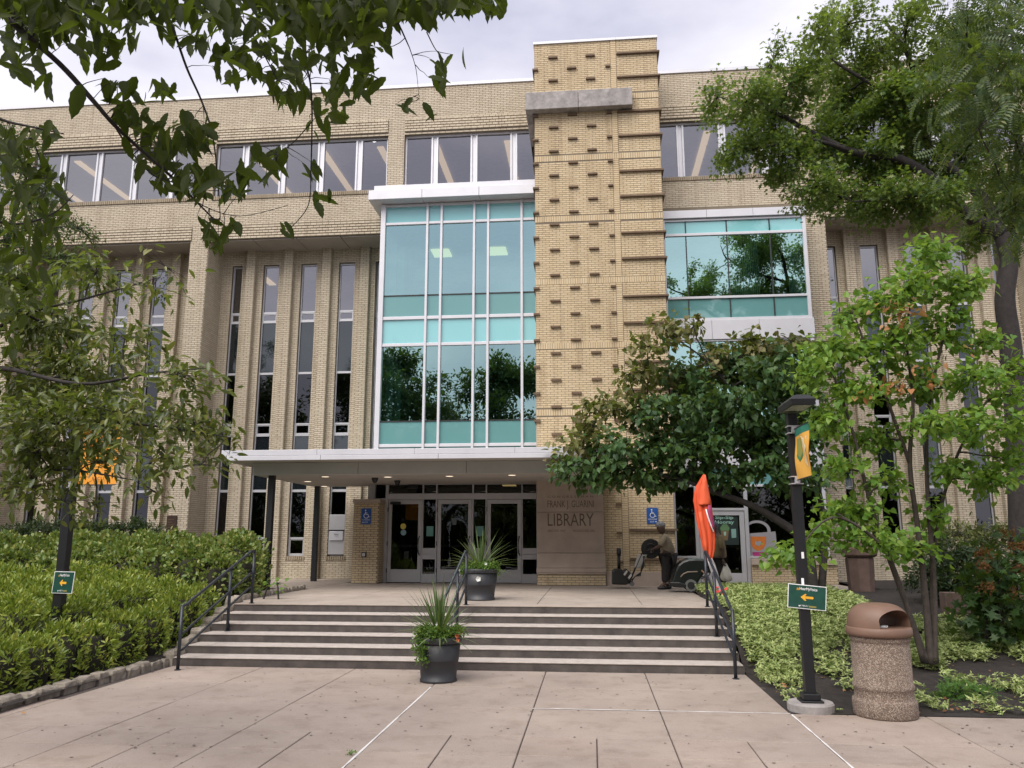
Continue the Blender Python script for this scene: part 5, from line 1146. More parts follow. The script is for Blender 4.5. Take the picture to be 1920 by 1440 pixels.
def whorl(n=7):
    V = []; F = []
    for i in range(n):
        a = 2*math.pi*i/n+.3*math.sin(i*2.7); c, s_ = math.cos(a), math.sin(a); l = .8+.3*math.sin(i*4.1); b = len(V)
        for x, y, z in ((.05, 0, 0), (.5*l, .2, .10), (l, 0, .0), (.5*l, -.2, .10)): V.append((z+.25*x if False else x*c-y*s_, x*s_+y*c, z+.12*x))
        F += [(b, b+2, b+1), (b, b+3, b+2)]
    return T_(V, F)
def cloud(name, mat, parent, pos, d, nrm, size, tmpl, width=1.0, **k):
    Vt, Ft = tmpl; n = len(pos); d = unit(d); s_ = unit(np.cross(nrm, d)); nn = np.cross(d, s_)
    size = np.broadcast_to(size, (n,))[:, None, None]
    V = pos[:, None, :]+size*(Vt[None, :, 0:1]*d[:, None, :]+Vt[None, :, 1:2]*width*s_[:, None, :]+Vt[None, :, 2:3]*nn[:, None, :])
    m = len(Vt); off = wl(parent) if parent else np.array(k.get('loc', (0, 0, 0)))
    by = {}
    for f in Ft: by.setdefault(len(f), []).append(f)
    if len(by) == 1:
        F = np.array(Ft)[None]+np.arange(n)[:, None, None]*m; F = F.reshape(-1, len(Ft[0]))
        me = mesh_np(name, V.reshape(-1, 3)-off, F, mat)
    else:
        tri = []
        for f in Ft: tri += [(f[0], f[i], f[i+1]) for i in range(1, len(f)-1)]
        F = (np.array(tri)[None]+np.arange(n)[:, None, None]*m).reshape(-1, 3); me = mesh_np(name, V.reshape(-1, 3)-off, F, mat)
    return link(name, me, parent, **k)
def rnd(n): return rng.normal(size=(n, 3))
def bez(a, b, wob=.1, up=.1, n=7):
    a, b = np.asarray(a, float), np.asarray(b, float); L_ = np.linalg.norm(b-a); c = (a+b)/2+np.array((0, 0, up*L_))+rng.normal(size=3)*wob*L_*.5
    t = np.linspace(0, 1, n)[:, None]; p = (1-t)**2*a+2*t*(1-t)*c+t*t*b; p[1:-1] += rng.normal(size=(n-2, 3))*wob*L_*.06; return p
def E_(px, py, rx, ry, Y, rd, cov=1.0):
    """an ellipsoidal clump of foliage: centre and half sizes measured in the photograph at its real distance"""
    c = P(px, py, Y+rng.normal()*rd*.45); k_ = Y/FPX*1.03; return (c, np.array((rx*k_, rd, ry*k_)), cov)
def foliage(clumps, leaf, ar, droop=.3, ntw=14, out=.75, flat=.5):
    """leaf positions gathered on twigs inside each clump"""
    Ps, Ds, Ns, Sz, tw = [], [], [], [], []
    for c, r, cov in clumps:
        area = math.pi*r[0]*r[2]*1.25+math.pi*r[0]*r[1]*.4; n = int(cov*area/(leaf*leaf*ar)); 
        if n < 3: n = 3
        nt_ = max(4, int(ntw*min(1.6, max(.5, n/160)))); u = unit(rnd(nt_)); e = c+u*r*rng.uniform(.75, 1.12, (nt_, 1)); st = c+u*r*.08+rnd(nt_)*r*.1
        i = rng.integers(0, nt_, n); t = rng.uniform(.12, 1, n)**out; p = st[i]+(e[i]-st[i])*t[:, None]+rnd(n)*leaf*.75+rnd(n)*r*.05
        p[:, 2] -= .12*t*r[2]
        d = unit(unit(e[i]-st[i])*.8+rnd(n)*.75+np.array((0, 0, -droop))); nn = rnd(n)*flat+np.array((0, -.1, 1.))
        Ps.append(p); Ds.append(d); Ns.append(nn); Sz.append(leaf*rng.uniform(.6, 1.2, n)); tw.append((c, st, e))
    return np.concatenate(Ps), np.concatenate(Ds), np.concatenate(Ns), np.concatenate(Sz), tw
def twigs(mb, tw, r=.008, n=3):
    for c, st, e in tw:
        for a, b in zip(st, e):
            p = bez(c, b, .12, .04, 4); mb.tube(p, np.linspace(r, r*.35, 4), n, cap=False)
def pxpath(pts, Y, wob=0): return np.array([P(x, y, Y+(dy if False else 0)) for x, y in pts])
def smooth_path(p, n=5):
    p = np.asarray(p, float); out_ = []
    for i in range(len(p)-1):
        p0, p1, p2, p3 = p[max(0, i-1)], p[i], p[i+1], p[min(len(p)-1, i+2)]
        for t in np.linspace(0, 1, n, endpoint=False): out_.append(.5*(2*p1+(p2-p0)*t+(2*p0-5*p1+4*p2-p3)*t*t+(3*p1-p0-3*p2+p3)*t**3))
    out_.append(p[-1]); return np.array(out_)
def limbs(mb, paths, clumps, r_tip=.018, n=6, every=1):
    """main limbs, and a branch from the nearest limb point to each clump centre"""
    allp = []
    for p, r0, r1 in paths:
        q = smooth_path(p); mb.tube(q, np.linspace(r0, r1, len(q)), 10); allp.append(np.c_[q, np.linspace(r0, r1, len(q))])
    ap_ = np.concatenate(allp)
    for c, r, cov in clumps:
        dd = np.linalg.norm(ap_[:, :3]-c, axis=1)+.35*np.maximum(0, ap_[:, 2]-c[2]+.2); j = int(np.argmin(dd)); a = ap_[j]
        if dd[j] > .12: b = bez(a[:3], c, .16, .08, 7); mb.tube(b, np.linspace(min(a[3]*.7, r_tip*2.6), r_tip, 7), n, cap=False)
def thin(clumps, k_): return [(c, r, cov*k_) for c, r, cov in clumps]
M['l_front'] = leafmat('laurel_leaf', [(0.106, 0.166, 0.023), (0.177, 0.253, 0.034), (0.261, 0.321, 0.049), (0.378, 0.389, 0.068)], .25, .38, .5)
M['l_rear'] = leafmat('hedge_leaf', [(0.074, 0.132, 0.028), (0.127, 0.193, 0.041), (0.180, 0.230, 0.056), (0.318, 0.312, 0.092)], .25, .42, .45)
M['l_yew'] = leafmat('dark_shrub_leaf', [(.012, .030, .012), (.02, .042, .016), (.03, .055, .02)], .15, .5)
M['l_oak'] = leafmat('oak_leaf', [(0.045, 0.099, 0.025), (0.069, 0.131, 0.030), (0.114, 0.173, 0.041), (0.166, 0.206, 0.055)], .35, .45)
M['l_oakt'] = leafmat('oak_leaf_pale', [(0.077, 0.138, 0.033), (0.121, 0.171, 0.044), (0.187, 0.220, 0.066)], .45, .45)  # paler oak leaves for the upper crown
M['l_loc'] = leafmat('locust_leaf', [(.014, .040, .009), (.022, .055, .012), (.045, .08, .016), (.10, .12, .025)], .28, .42, .35)
M['l_red'] = leafmat('redbud_leaf', [(0.093, 0.202, 0.031), (0.132, 0.265, 0.043), (0.186, 0.326, 0.055), (0.280, 0.388, 0.077)], .45, .42)
M['l_dark'] = leafmat('dogwood_leaf', [(0.029, 0.075, 0.026), (0.044, 0.098, 0.031), (0.065, 0.117, 0.034)], .2, .45); M['l_brown'] = leafmat('bronze_young_leaf', [(0.060, 0.084, 0.022), (0.108, 0.102, 0.034), (0.156, 0.120, 0.048), (0.120, 0.132, 0.036), (0.360, 0.312, 0.156)], .3, .45)
M['l_cher'] = leafmat('shaded_cherry_leaf', [(.008, .015, .004), (.013, .022, .005), (.022, .032, .007), (.04, .05, .01)], .26, .6, .12)  # shade on the backlit near leaves is put into this darker colour
M['l_cher2'] = leafmat('cherry_leaf_far', [(0.036, 0.057, 0.011), (0.066, 0.090, 0.018), (0.109, 0.127, 0.025), (0.193, 0.190, 0.040)], .3, .36, .5)
M['l_dead'] = leafmat('dead_orange_leaf', [(.42, .14, .06), (.5, .22, .10), (.55, .34, .2)], .3, .7)
M['l_gc'] = leafmat('pale_ground_leaf', [(0.171, 0.260, 0.073), (0.289, 0.374, 0.130), (0.410, 0.472, 0.179), (0.614, 0.650, 0.325)], .2, .5); M['l_hyd'] = leafmat('hydrangea_leaf', [(.022, .06, .018), (.035, .085, .022), (.06, .11, .03)], .25, .45); M['l_var'] = leafmat('variegated_leaf', [(.06, .09, .025), (.11, .13, .04), (.22, .22, .08)], .2, .45)
M['l_fern'] = leafmat('fern_leaf', [(.07, .18, .03), (.11, .24, .05)], .35, .5); M['l_back'] = leafmat('far_tree_leaf', [(.02, .05, .014), (.035, .075, .02), (.055, .095, .028)], .25, .5)
# ---- hedges
def hedge(name, label, cells, mat, leaf, tmpl, ntot, up, ar_core=.74, width=1, group=None, cat='hedge'):
    """cells: (x, y, z_ground, radius, height) mounds that make up the hedge"""
    c0 = cells[len(cells)//2]; t = thing(name, (c0[0], c0[1], c0[2]), label, cat, group); cm = MB(); w_ = np.array([c[3]*c[4] for c in cells]); w_ = w_/w_.sum(); Ps, Ds, Ns = [], [], []
    for (x, y, z, r, h), f in zip(cells, w_):
        V = []; prof = [(.72, 0), (.84, .35), (.80, .65), (.58, .84), (0.02, .93)]
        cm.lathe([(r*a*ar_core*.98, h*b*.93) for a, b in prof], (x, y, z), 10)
        n = int(ntot*f); th = rng.uniform(0, 2*math.pi, n); v = rng.uniform(0, 1, n)
        ph = np.where(v < .42, rng.uniform(0, math.pi/2, n)*.95, 0); rr = np.where(v < .42, np.cos(math.pi/2-ph), 1.0)*1.0
        # dome top plus skirt
        zz = np.where(v < .42, .62+.38*np.cos(ph), rng.uniform(.0, .7, n)); ra = np.where(v < .42, np.sin(ph)*.95+.05, 1.0-.12*(1-zz))
        j = rng.normal(0, .055, n)*r+1*(.0); bumps = 1+.10*np.sin(th*3+x*3)+.07*np.sin(th*7+y*5)
        p = np.c_[x+np.cos(th)*r*ra*bumps+j, y+np.sin(th)*r*ra*bumps+j*.5, z+h*zz*(1+.06*np.sin(th*5+x*7))+rng.normal(0, .03, n)]
        o = np.c_[np.cos(th)*ra, np.sin(th)*ra, np.where(v < .42, .6, .1)]; Ps.append(p); Ds.append(unit(unit(o)*.8+rnd(n)*.55+np.array((0, 0, up)))); Ns.append(unit(o)*.5+rnd(n)*.6+np.array((0, 0, .6)))
    cm.build('branches', M['core'], t, kind='stuff'); Ps, Ds, Ns = map(np.concatenate, (Ps, Ds, Ns)); keep = np.ones(len(Ps), bool)  # added solid core of the mounds, stops the view through the leaves
    for x, y, z, r, h in cells:
        d2 = ((Ps[:, 0]-x)**2+(Ps[:, 1]-y)**2)/(r*.82)**2; keep &= ~((d2 < 1) & (Ps[:, 2] < z+h*(.58+.34*np.sqrt(np.maximum(0, 1-d2)))-.03))
    Ps, Ds, Ns = Ps[keep], Ds[keep], Ns[keep]
    cloud('foliage', mat, t, Ps, Ds, Ns, leaf*rng.uniform(.6, 1.25, len(Ps)), tmpl, width, kind='stuff'); return t
cells = []
y = 8.2
while y < 15.4:
    x = -7.42-.06*(13.2-y)-random.uniform(0, .1) if y < 13 else -7.38
    first = True
    while x > -15.5:
        r = random.uniform(.40, .52); h = (random.uniform(.60, .70) if first else random.uniform(.82, 1.0)); h += .12*sm((y-10)/5)-.12*(y < 9.5)+(0 if first else random.uniform(-.12, .12))
        cells.append((x+random.uniform(-.05, .05), y+random.uniform(-.12, .12), bedz(x, y)-.03, r*(.85 if first else 1), h)); x -= .66; first = False
    y += .62
hedge('laurel_hedge', 'low bright green laurel hedge with upright pointed leaves, nearest the kerb on the left', cells, M['l_front'], .10, LANCE2, 240000, .5)
cells = []
y = 16.3
while y < 19.7:
    x = min(-7.6, -.41*y-.62)
    while x > -17: r = random.uniform(.45, .6); cells.append((x+random.uniform(-.1, .1), y+random.uniform(-.15, .15), bedz(x, y)-.03, r, 2.02-bedz(x, y)+random.uniform(-.12, .1)-(.25 if y < 16.8 else 0))); x -= .75
    y += .75
hedge('rounded_hedge', 'taller light green hedge with round leaves, behind the laurel hedge on the left', cells, M['l_rear'], .088, ROUND, 110000, .3)
def shrub(label, cl, mat, leaf, tmpl, ar, ground, cov=1.6, width=1, name='shrub', cat='shrub', droop=.15, flat=.6, group=None):
    c = np.mean([q[0] for q in cl], axis=0); t = thing(name, (c[0], c[1], ground), label, cat, group)
    p, d, nn, sz, tw = foliage(thin(cl, cov), leaf, ar, droop, 16, .5, flat); mb = MB()
    for q, _, _ in cl: mb.tube(bez((q[0]+rng.normal()*.1, q[1], ground-.05), q, .15, 0, 5), np.linspace(.025, .012, 5), 5, cap=False)
    twigs(mb, tw, .007); mb.build('stems', M['barkd'], t, kind='stuff'); cloud('foliage', mat, t, p, d, nn, sz, tmpl, width, kind='stuff'); return t
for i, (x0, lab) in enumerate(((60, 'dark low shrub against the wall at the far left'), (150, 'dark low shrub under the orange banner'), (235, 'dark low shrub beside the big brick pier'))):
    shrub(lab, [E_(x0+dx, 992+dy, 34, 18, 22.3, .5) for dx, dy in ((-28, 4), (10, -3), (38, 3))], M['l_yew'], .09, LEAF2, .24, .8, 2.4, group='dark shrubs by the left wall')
# ---- trees
def tree(name, label, clumps, paths, leaf, tmpl, ar, mat, bark, loc, droop=.3, ntw=14, r_tip=.018, extra=(), flat=.5, tw_r=.008, out=.75, group=None, dens=1.35):
    t = thing(name, loc, label, 'tree', group); mb = MB(); limbs(mb, paths, clumps, r_tip)
    groups = [(clumps, mat, 'crown')]+list(extra); allc = clumps
    for cl, mt, nm in groups:
        if nm != 'crown': limbs(mb, [], cl, r_tip) if False else None
        p, d, nn, sz, tw = foliage(thin(cl, dens), leaf, ar, droop, ntw, out, flat); twigs(mb, tw, tw_r); cloud(nm, mt, t, p, d, nn, sz, tmpl, kind='stuff')
    mb.build('trunk', bark, t, smooth=True); return t
Yo = 16.6
oc = [E_(*q, Yo, 1.1, cv) for *q, cv in ((1345,182,34,15,1.5),(1398,190,52,24,1.7),(1445,240,56,36,1.8),(1480,160,62,40,1.6),(1400,282,40,26,1.7),(1470,292,62,40,1.9),(1560,268,76,50,2),(1640,285,76,55,2),(1720,270,70,60,2),(1530,352,48,30,1.7),(1590,372,66,28,1.7),(1660,372,76,35,1.7),(1740,365,70,45,1.8),(1800,300,60,60,2.0),(1570,190,76,56,1.9),(1660,200,76,60,1.9),(1740,180,66,70,1.8),(1362,290,20,14,1.3),(1450,112,22,14,1.1),(1880,350,50,60,1.8),(1850,430,50,40,1.2))]
ot = [E_(*q, Yo, 1.1, cv) for *q, cv in ((1530,70,42,52,1.1),(1590,45,60,45,1.1),(1650,95,60,45,1.0),(1700,50,60,50,1.1),(1820,80,66,66,1.5),(1540,135,50,30,1.2),(1610,130,60,36,1.3),(1830,190,60,66,1.6),(1760,110,50,50,1.2))]
pth = lambda pts, Y=Yo: [P(x, y, Y+d) for x, y, d in pts]
tree('oak_tree', 'big spreading oak with lobed leaves and dark crooked limbs, overlapping the roof on the right', oc+thin(ot, .0001), [
    (pth([(1918,1030,.3),(1908,800,.2),(1895,650,.1),(1884,560,0),(1892,490,0),(1878,440,0)]), .24, .15), (pth([(1878,440,0),(1810,400,0),(1765,350,-.2),(1690,300,-.3),(1600,285,-.4),(1520,248,-.4),(1440,205,-.3),(1365,188,-.2)]), .16, .02),
    (pth([(1878,445,0),(1848,380,.2),(1800,330,.3),(1745,280,.4),(1722,200,.4),(1705,110,.3),(1660,40,.2)]), .14, .03), (pth([(1600,285,-.4),(1520,262,-.6),(1440,275,-.6),(1385,288,-.5)]), .05, .015), (pth([(1765,350,-.2),(1690,372,-.5),(1600,378,-.6)]), .06, .015), (pth([(1722,200,.4),(1640,160,.2),(1560,110,0),(1530,60,0)]), .06, .015), (pth([(1890,490,0),(1915,380,.3),(1900,200,.4),(1850,60,.4)]), .15, .03)],
    .125, OAKL, .24, M['l_oak'], M['barkd'], (*P(1912, 1000, Yo)[:2], bedz(*P(1912, 1000, Yo)[:2])), .25, 18, .014, [(ot, M['l_oakt'], 'upper_crown')], dens=1.75)
Yl = 8.0
lc = [E_(*q, Yl, .7, cv) for *q, cv in ((1885,55,55,80,2.0),(1815,35,50,45,1.7),(1852,165,55,60,2.0),(1900,255,38,60,2.1),(1808,120,34,45,1.1),(1905,380,20,46,1.5),(1835,240,30,36,.9),(1930,150,40,90,2),(1930,330,40,80,2))]
tree('locust_tree', 'drooping feathery locust branch hanging in at the top right corner', lc, [(pth([(2250,1300,0),(2200,700,0),(2120,300,0)], Yl), .14, .10), (pth([(2120,300,0),(2020,120,0),(1920,70,.1),(1850,95,.1),(1800,140,.1)], Yl), .06, .012), (pth([(2120,320,0),(2000,300,0),(1905,380,0)], Yl), .04, .008)],
     .22, frond(), .2, M['l_loc'], M['barkd'], (*P(2240, 1300, Yl)[:2], 0), .8, 14, .008, flat=1.3, tw_r=.004, dens=1.5)
Yr_ = 12.7
rc = [E_(*q, Yr_, .65, cv) for *q, cv in ((1732,478,46,32,1.2),(1700,540,52,34,1.2),(1785,540,52,30,1.2),(1836,522,30,11,1.0),(1598,588,44,30,1.2),(1648,565,36,26,1),(1556,640,52,28,1.2),(1655,655,60,36,1.1),(1765,620,60,38,1.2),(1845,640,36,24,1.1),(1530,700,48,28,1.2),(1615,730,60,34,1.1),(1720,715,60,32,1),(1822,708,50,28,1.1),(1892,690,34,24,1.1),(1560,790,44,30,1.1),(1640,820,52,30,1.1),(1745,800,50,28,1),(1832,790,50,32,1.1),(1900,800,36,36,1.1),(1580,880,36,28,1),(1665,900,38,24,.9),(1785,880,42,24,1),(1858,900,50,24,1.1),(1885,860,34,16,1),(1480,1042,40,16,1.2),(1532,1012,42,26,1.1),(1600,962,46,30,1.1),(1645,1010,56,26,1.2),(1560,960,34,20,1),(1704,1030,42,15,1.1),(1745,965,32,22,.9),(1690,620,40,26,1),(1900,740,30,16,1))]
bz = P(1748, 1240, 12.4)[2]
tree('redbud_tree', 'slender multi-stem tree with bright heart-shaped leaves in the right bed, behind the trash can', rc, [
    (pth([(1745,1246,-.2),(1736,1130,-.1),(1722,1000,0),(1706,870,0),(1712,750,0),(1700,620,.1),(1728,480,.1)], Yr_), .055, .01), (pth([(1752,1246,-.2),(1752,1100,0),(1738,900,.1),(1742,760,.2),(1772,620,.2),(1790,540,.2)], Yr_), .042, .012), (pth([(1738,1243,-.2),(1705,1150,-.2),(1668,1050,-.2),(1628,930,-.2),(1602,820,-.1),(1560,700,0),(1530,690,0)], Yr_), .042, .012),
    (pth([(1756,1243,-.2),(1748,1060,.1),(1778,900,.2),(1832,780,.2),(1890,700,.3)], Yr_), .034, .012), (pth([(1732,1243,-.3),(1692,1110,-.4),(1650,1020,-.5),(1560,970,-.6),(1490,1040,-.7)], Yr_), .04, .008), (pth([(1706,870,0),(1660,740,0),(1620,640,0),(1598,580,0)], Yr_), .03, .01)],
    .108, HEART, .42, M['l_red'], M['bark'], (*P(1748, 1243, 12.4)[:2], bedz(*P(1748, 1243, 12.4)[:2])), .55, 12, .010, dens=1.7, extra=[([E_(*q, Yr_-.5, .1, .9) for q in ((1690,588,24,9),(1705,565,8,12),(1660,575,12,7),(1658,722,8,12),(1702,712,12,6),(1732,708,10,5),(1628,738,8,5),(1690,725,16,5),(1812,648,6,5),(1745,690,8,5))], M['l_dead'], 'dead_leaves')], tw_r=.006)
Yk = 18.2
kc = [E_(*q, Yk, .9, cv) for *q, cv in ((1500,760,40,40,1.5),(1450,685,44,30,1.5),(1400,700,40,28,1.4),(1510,830,36,36,1.4),(1495,700,40,30,1.4),(1525,890,30,24,1.2),(1540,780,30,40,1.2),(1225,772,56,30,1.7),(1300,762,56,38,1.8),(1380,750,56,38,1.8),(1450,730,44,38,1.6),(1150,842,56,26,1.7),(1240,842,56,32,1.9),(1320,832,56,34,1.9),(1400,822,56,38,1.9),(1460,805,40,40,1.7),(1068,872,32,18,1.5),(1125,888,56,22,1.7),(1205,890,56,25,1.9),(1285,888,52,22,1.8),(1352,892,46,22,1.6),(1420,872,46,28,1.7),(1472,882,36,28,1.5),(1290,700,50,26,1.3),(1360,690,52,32,1.4))]
kt = [E_(*q, Yk, .8, cv) for *q, cv in ((1250,618,42,18,1.2),(1215,650,44,18,1.2),(1300,612,30,11,.9),(1178,702,44,18,1.3),(1255,705,52,26,1.3),(1340,672,54,30,1.3),(1420,650,54,28,1.3),(1485,640,36,20,1.2),(1140,762,50,20,1.4),(1080,832,44,18,1.4),(1040,862,26,12,1.2),(1200,750,40,14,1.3),(1110,800,40,14,1.3))]
tree('dogwood_tree', 'dark dense spreading tree with bronze new leaves at its edge, in front of the cafe', kc+thin(kt, .0001), [(pth([(1524,1112,0),(1516,1040,0),(1498,1005,0),(1465,980,0),(1410,948,0),(1340,922,-.1),(1280,900,-.2),(1180,880,-.3)], Yk), .13, .03), (pth([(1516,1040,0),(1492,960,.1),(1470,880,.2),(1420,800,.2),(1370,730,.1),(1330,680,0)], Yk), .10, .025), (pth([(1540,1112,.2),(1545,1000,.3),(1530,900,.3),(1480,800,.2)], Yk), .09, .02), (pth([(1420,800,.2),(1340,790,0),(1240,760,-.1),(1150,770,-.2)], Yk), .05, .015)],
     .155, HEART, .42, M['l_dark'], M['barkd'], (*P(1524, 1105, Yk)[:2], bedz(*P(1524, 1105, Yk)[:2])), .75, 12, .014, [(kt, M['l_brown'], 'young_leaves')])
# left: mid-distance cherry
Yc = 6.9
cc_ = [E_(*q[:4], Yc+q[4], .55, q[5]) for q in ((50,520,80,52,.4,1.5),(180,512,84,32,.2,1.4),(285,540,34,18,0,.9),(95,610,110,52,.3,1.6),(235,632,60,26,0,1.1),(150,700,140,56,.2,1.7),(330,705,66,22,-.2,1.5),(75,785,110,60,.2,1.7),(225,775,110,50,0,1.7),(345,790,76,26,-.2,1.5),(70,850,80,46,.1,1.7),(160,838,70,22,.1,1.3),(180,866,46,18,.1,1.1),(290,862,50,36,-.1,1.2),(392,832,34,18,-.3,1.3),(55,915,80,28,0,1.3),(60,700,80,60,.5,1.6),(375,872,24,20,-.3,1.0),(295,925,20,18,-.2,.9),(180,945,18,26,0,.8),(420,815,20,12,-.3,1.0),(30,590,60,50,.5,1.5),(310,500,14,14,0,.8),(120,940,40,14,0,.8))]
tree('cherry_tree', 'leafy cherry tree at the left edge, its branches reaching over the left lamp post', cc_, [(pth([(-330,1500,.6),(-280,1000,.5),(-200,800,.4),(-120,700,.3)], Yc), .16, .10), (pth([(-120,700,.3),(0,690,.2),(150,720,0),(280,700,-.1),(390,690,-.2)], Yc), .03, .004), (pth([(-140,720,.3),(0,800,.2),(150,790,0),(300,800,-.1),(430,820,-.3)], Yc), .03, .004), (pth([(-120,700,.3),(20,600,.3),(160,560,.2),(300,520,0)], Yc), .026, .004), (pth([(-160,760,.3),(0,890,.2),(120,880,0),(250,900,-.1)], Yc), .024, .004)],
     .106, fine_leaf(.19, .18, 4, 0), .22, M['l_cher2'], M['barkd'], (*P(-330, 1400, Yc)[:2], .05), .5, 14, .007, flat=.7, tw_r=.004, dens=1.25)
# left: feathery tree by the building
Yg = 19.2
gc = [E_(*q, Yg, 1.0, 1.0) for q in ((20,270,44,50),(60,340,50,54),(20,430,52,60),(90,410,46,46),(120,480,40,36),(30,520,50,50),(-50,300,60,70),(-60,430,60,70),(150,430,24,24))]
tree('feathery_tree', 'grey-green feathery tree beside the building at the far left, behind the cherry leaves', gc, [(pth([(-60,1010,0),(-50,800,0),(-20,600,0),(20,430,0),(50,330,0)], Yg), .16, .03)], .10, LEAF2, .24, M['l_back'], M['barkd'], (*P(-60, 1010, Yg)[:2], bedz(*P(-60, 1010, Yg)[:2])), .3, 22, .012, flat=.9)
# ---- overhanging cherry, close to the camera: main branches and single leaves
och = thing('overhanging_tree', (-3.6, .3, 0), 'close cherry branches with big dark leaves hanging over the top left of the view', 'tree')
mb = MB(); anch = []
def cpath(pts, r0, r1, n=5):
    q = smooth_path([P(x, y, Y) for x, y, Y in pts], n); mb.tube(q, np.linspace(r0, r1, len(q)), 8); return q
mb.tube(smooth_path([(-3.6, .3, -.02), (-3.55, .4, 1.2), (-3.4, .6, 2.2), (-3.0, 1.1, 3.1)]), np.linspace(.13, .08, 16), 12)
mb.tube(smooth_path([(-3.0, 1.1, 3.1), (-2.6, 1.8, 3.5), P(-60, -40, 2.6)]), np.linspace(.07, .02, 11), 8); mb.tube(smooth_path([(-3.0, 1.1, 3.1), (-2.2, 1.9, 3.7), P(330, -160, 2.9), P(650, -120, 2.9)]), np.linspace(.06, .015, 16), 8)
A = cpath([(-60,-40,2.6),(20,40,2.6),(110,118,2.7),(173,187,2.75),(213,233,2.8),(260,277,2.85),(320,330,2.9),(362,372,2.9),(400,410,2.95)], .014, .003)
B_ = cpath([(280,-140,2.9),(293,0,3.0),(320,43,3.0),(350,127,3.05),(377,187,3.1),(397,247,3.1),(407,320,3.15),(413,407,3.15)], .008, .002)
C_ = cpath([(560,-130,2.9),(573,100,3.2),(582,157,3.2),(585,213,3.25),(583,320,3.3),(578,385,3.3),(545,428,3.3)], .006, .0016)
D_ = cpath([(585,228,3.25),(555,262,3.3),(520,293,3.35)], .003, .0015)
D2 = cpath([(-80,180,3.3),(0,223,3.4),(60,238,3.4),(120,251,3.45)], .010, .003); D3 = cpath([(53,238,3.4),(75,300,3.5),(87,353,3.5)], .004, .0015); D4 = cpath([(-60,400,3.6),(30,420,3.7),(100,400,3.7),(138,365,3.7)], .008, .002)
E2 = cpath([(340,-140,2.8),(420,-20,2.9),(455,40,3.0),(480,75,3.0),(520,150,3.1)], .008, .002); F2 = cpath([(650,-120,2.9),(700,-40,2.8),(740,30,2.7),(768,90,2.75)], .008, .002); G2 = cpath([(768,90,2.75),(780,130,3.2),(786,185,3.2)], .002, .001); H2 = cpath([(800,60,3.2),(815,90,3.2),(832,112,3.2)], .003, .0015)
I2 = cpath([(213,233,2.8),(250,290,3.0),(290,330,3.0),(330,345,3.0),(380,385,3.05),(450,405,3.05),(540,385,3.1)], .004, .0012)
mb.build('branches', M['barkd'], och, smooth=True)
rl_ = random.Random(5); near = []
def blob(px, py, rx, ry, n, Y, size=.115, dirs=(0, 1)):
    for _ in range(n if n < 5 else int(n*2.9)):
        a, r = rl_.uniform(0, 2*math.pi), math.sqrt(rl_.random()); x, y = px+rx*r*math.cos(a), py+ry*r*math.sin(a); Yy = Y+rl_.uniform(-.35, .35)
        near.append((P(x, y, Yy), size*rl_.uniform(.62, 1.15), np.array((rl_.gauss(.12, .55), rl_.gauss(-.05, .4), rl_.gauss(-.75, .5)))))
for q in ((60,0,95,50,40,2.5),(60,60,70,30,10,2.8),(190,5,90,50,40,2.7),(120,45,50,24,10,2.6),(215,75,60,30,9,2.9),(330,5,95,50,40,2.8),(355,70,50,26,8,3.1),(470,10,85,55,40,2.8),(580,15,65,60,36,2.7),(655,20,60,72,40,2.5),(610,90,36,40,10,3.0),(705,25,52,62,28,2.5),(775,3,72,38,24,2.5),(845,-4,62,30,18,2.7),(905,4,46,18,10,2.9),
          (45,115,40,30,8,2.8),(75,165,24,18,3,2.8),(148,190,10,10,1,2.6),(180,100,40,40,5,2.9),(225,170,34,40,5,2.9),(255,215,34,34,8,3.0),(305,170,26,12,5,3.6),(275,285,44,38,9,3.0),(330,255,44,36,11,3.0),(375,260,34,26,9,3.1),(330,330,40,36,10,3.0),(370,350,48,34,8,2.9),(440,345,34,30,7,3.0),(405,440,22,34,6,3.1),(430,430,20,24,4,3.1),
          (430,110,36,46,10,3.0),(455,130,18,40,3,2.7),(500,120,40,40,10,3.2),(540,160,40,30,9,3.3),(560,110,30,30,7,3.3),(620,200,34,34,8,3.4),(660,150,40,40,8,3.0),(690,140,24,40,5,2.9),(540,190,30,16,5,3.5),(600,245,30,16,4,3.5),(495,310,34,28,7,3.4),(525,300,26,22,4,3.4),(590,320,16,16,4,3.4),(540,430,18,12,4,3.4),(610,380,22,14,4,3.5),
          (815,125,20,20,3,3.2),(835,115,20,26,3,3.2),(872,112,6,5,1,3.1),(770,195,18,16,3,3.2),(805,210,8,14,2,3.2),(830,150,16,16,3,3.2),(50,330,48,50,12,3.6),(20,300,30,50,8,3.4),(45,400,50,40,12,3.7),(90,360,34,40,7,3.8),(15,470,40,40,10,3.6),(75,450,44,36,10,3.9),(30,260,40,24,6,3.4),(85,250,26,22,5,3.4),(110,390,24,28,5,4.0),(125,560,14,14,2,3.2),(60,545,60,30,12,4.0),(20,610,40,60,8,4.2)): blob(*q)
brp = np.concatenate([A, B_, C_, D_, D2, D3, D4, E2, F2, G2, H2, I2]); tb = MB()
for p, s_, d in near:
    b = p-unit(d)*s_*.5; dd_ = np.linalg.norm(brp-b, axis=1); k_ = int(np.argmin(dd_)); 
    if dd_[k_] < .14: tb.tube(bez(brp[k_], b, .22, .10, 5), np.linspace(.0022, .0009, 5), 4, cap=False)
tb.build('twigs', M['barkd'], och, kind='stuff')
near.sort(key=lambda q: -q[1]/q[0][1]); lt = [fine_leaf(.20, .14), fine_leaf(.17, .26), fine_leaf(.215, .06), fine_leaf(.19, .38, 9, .016)]
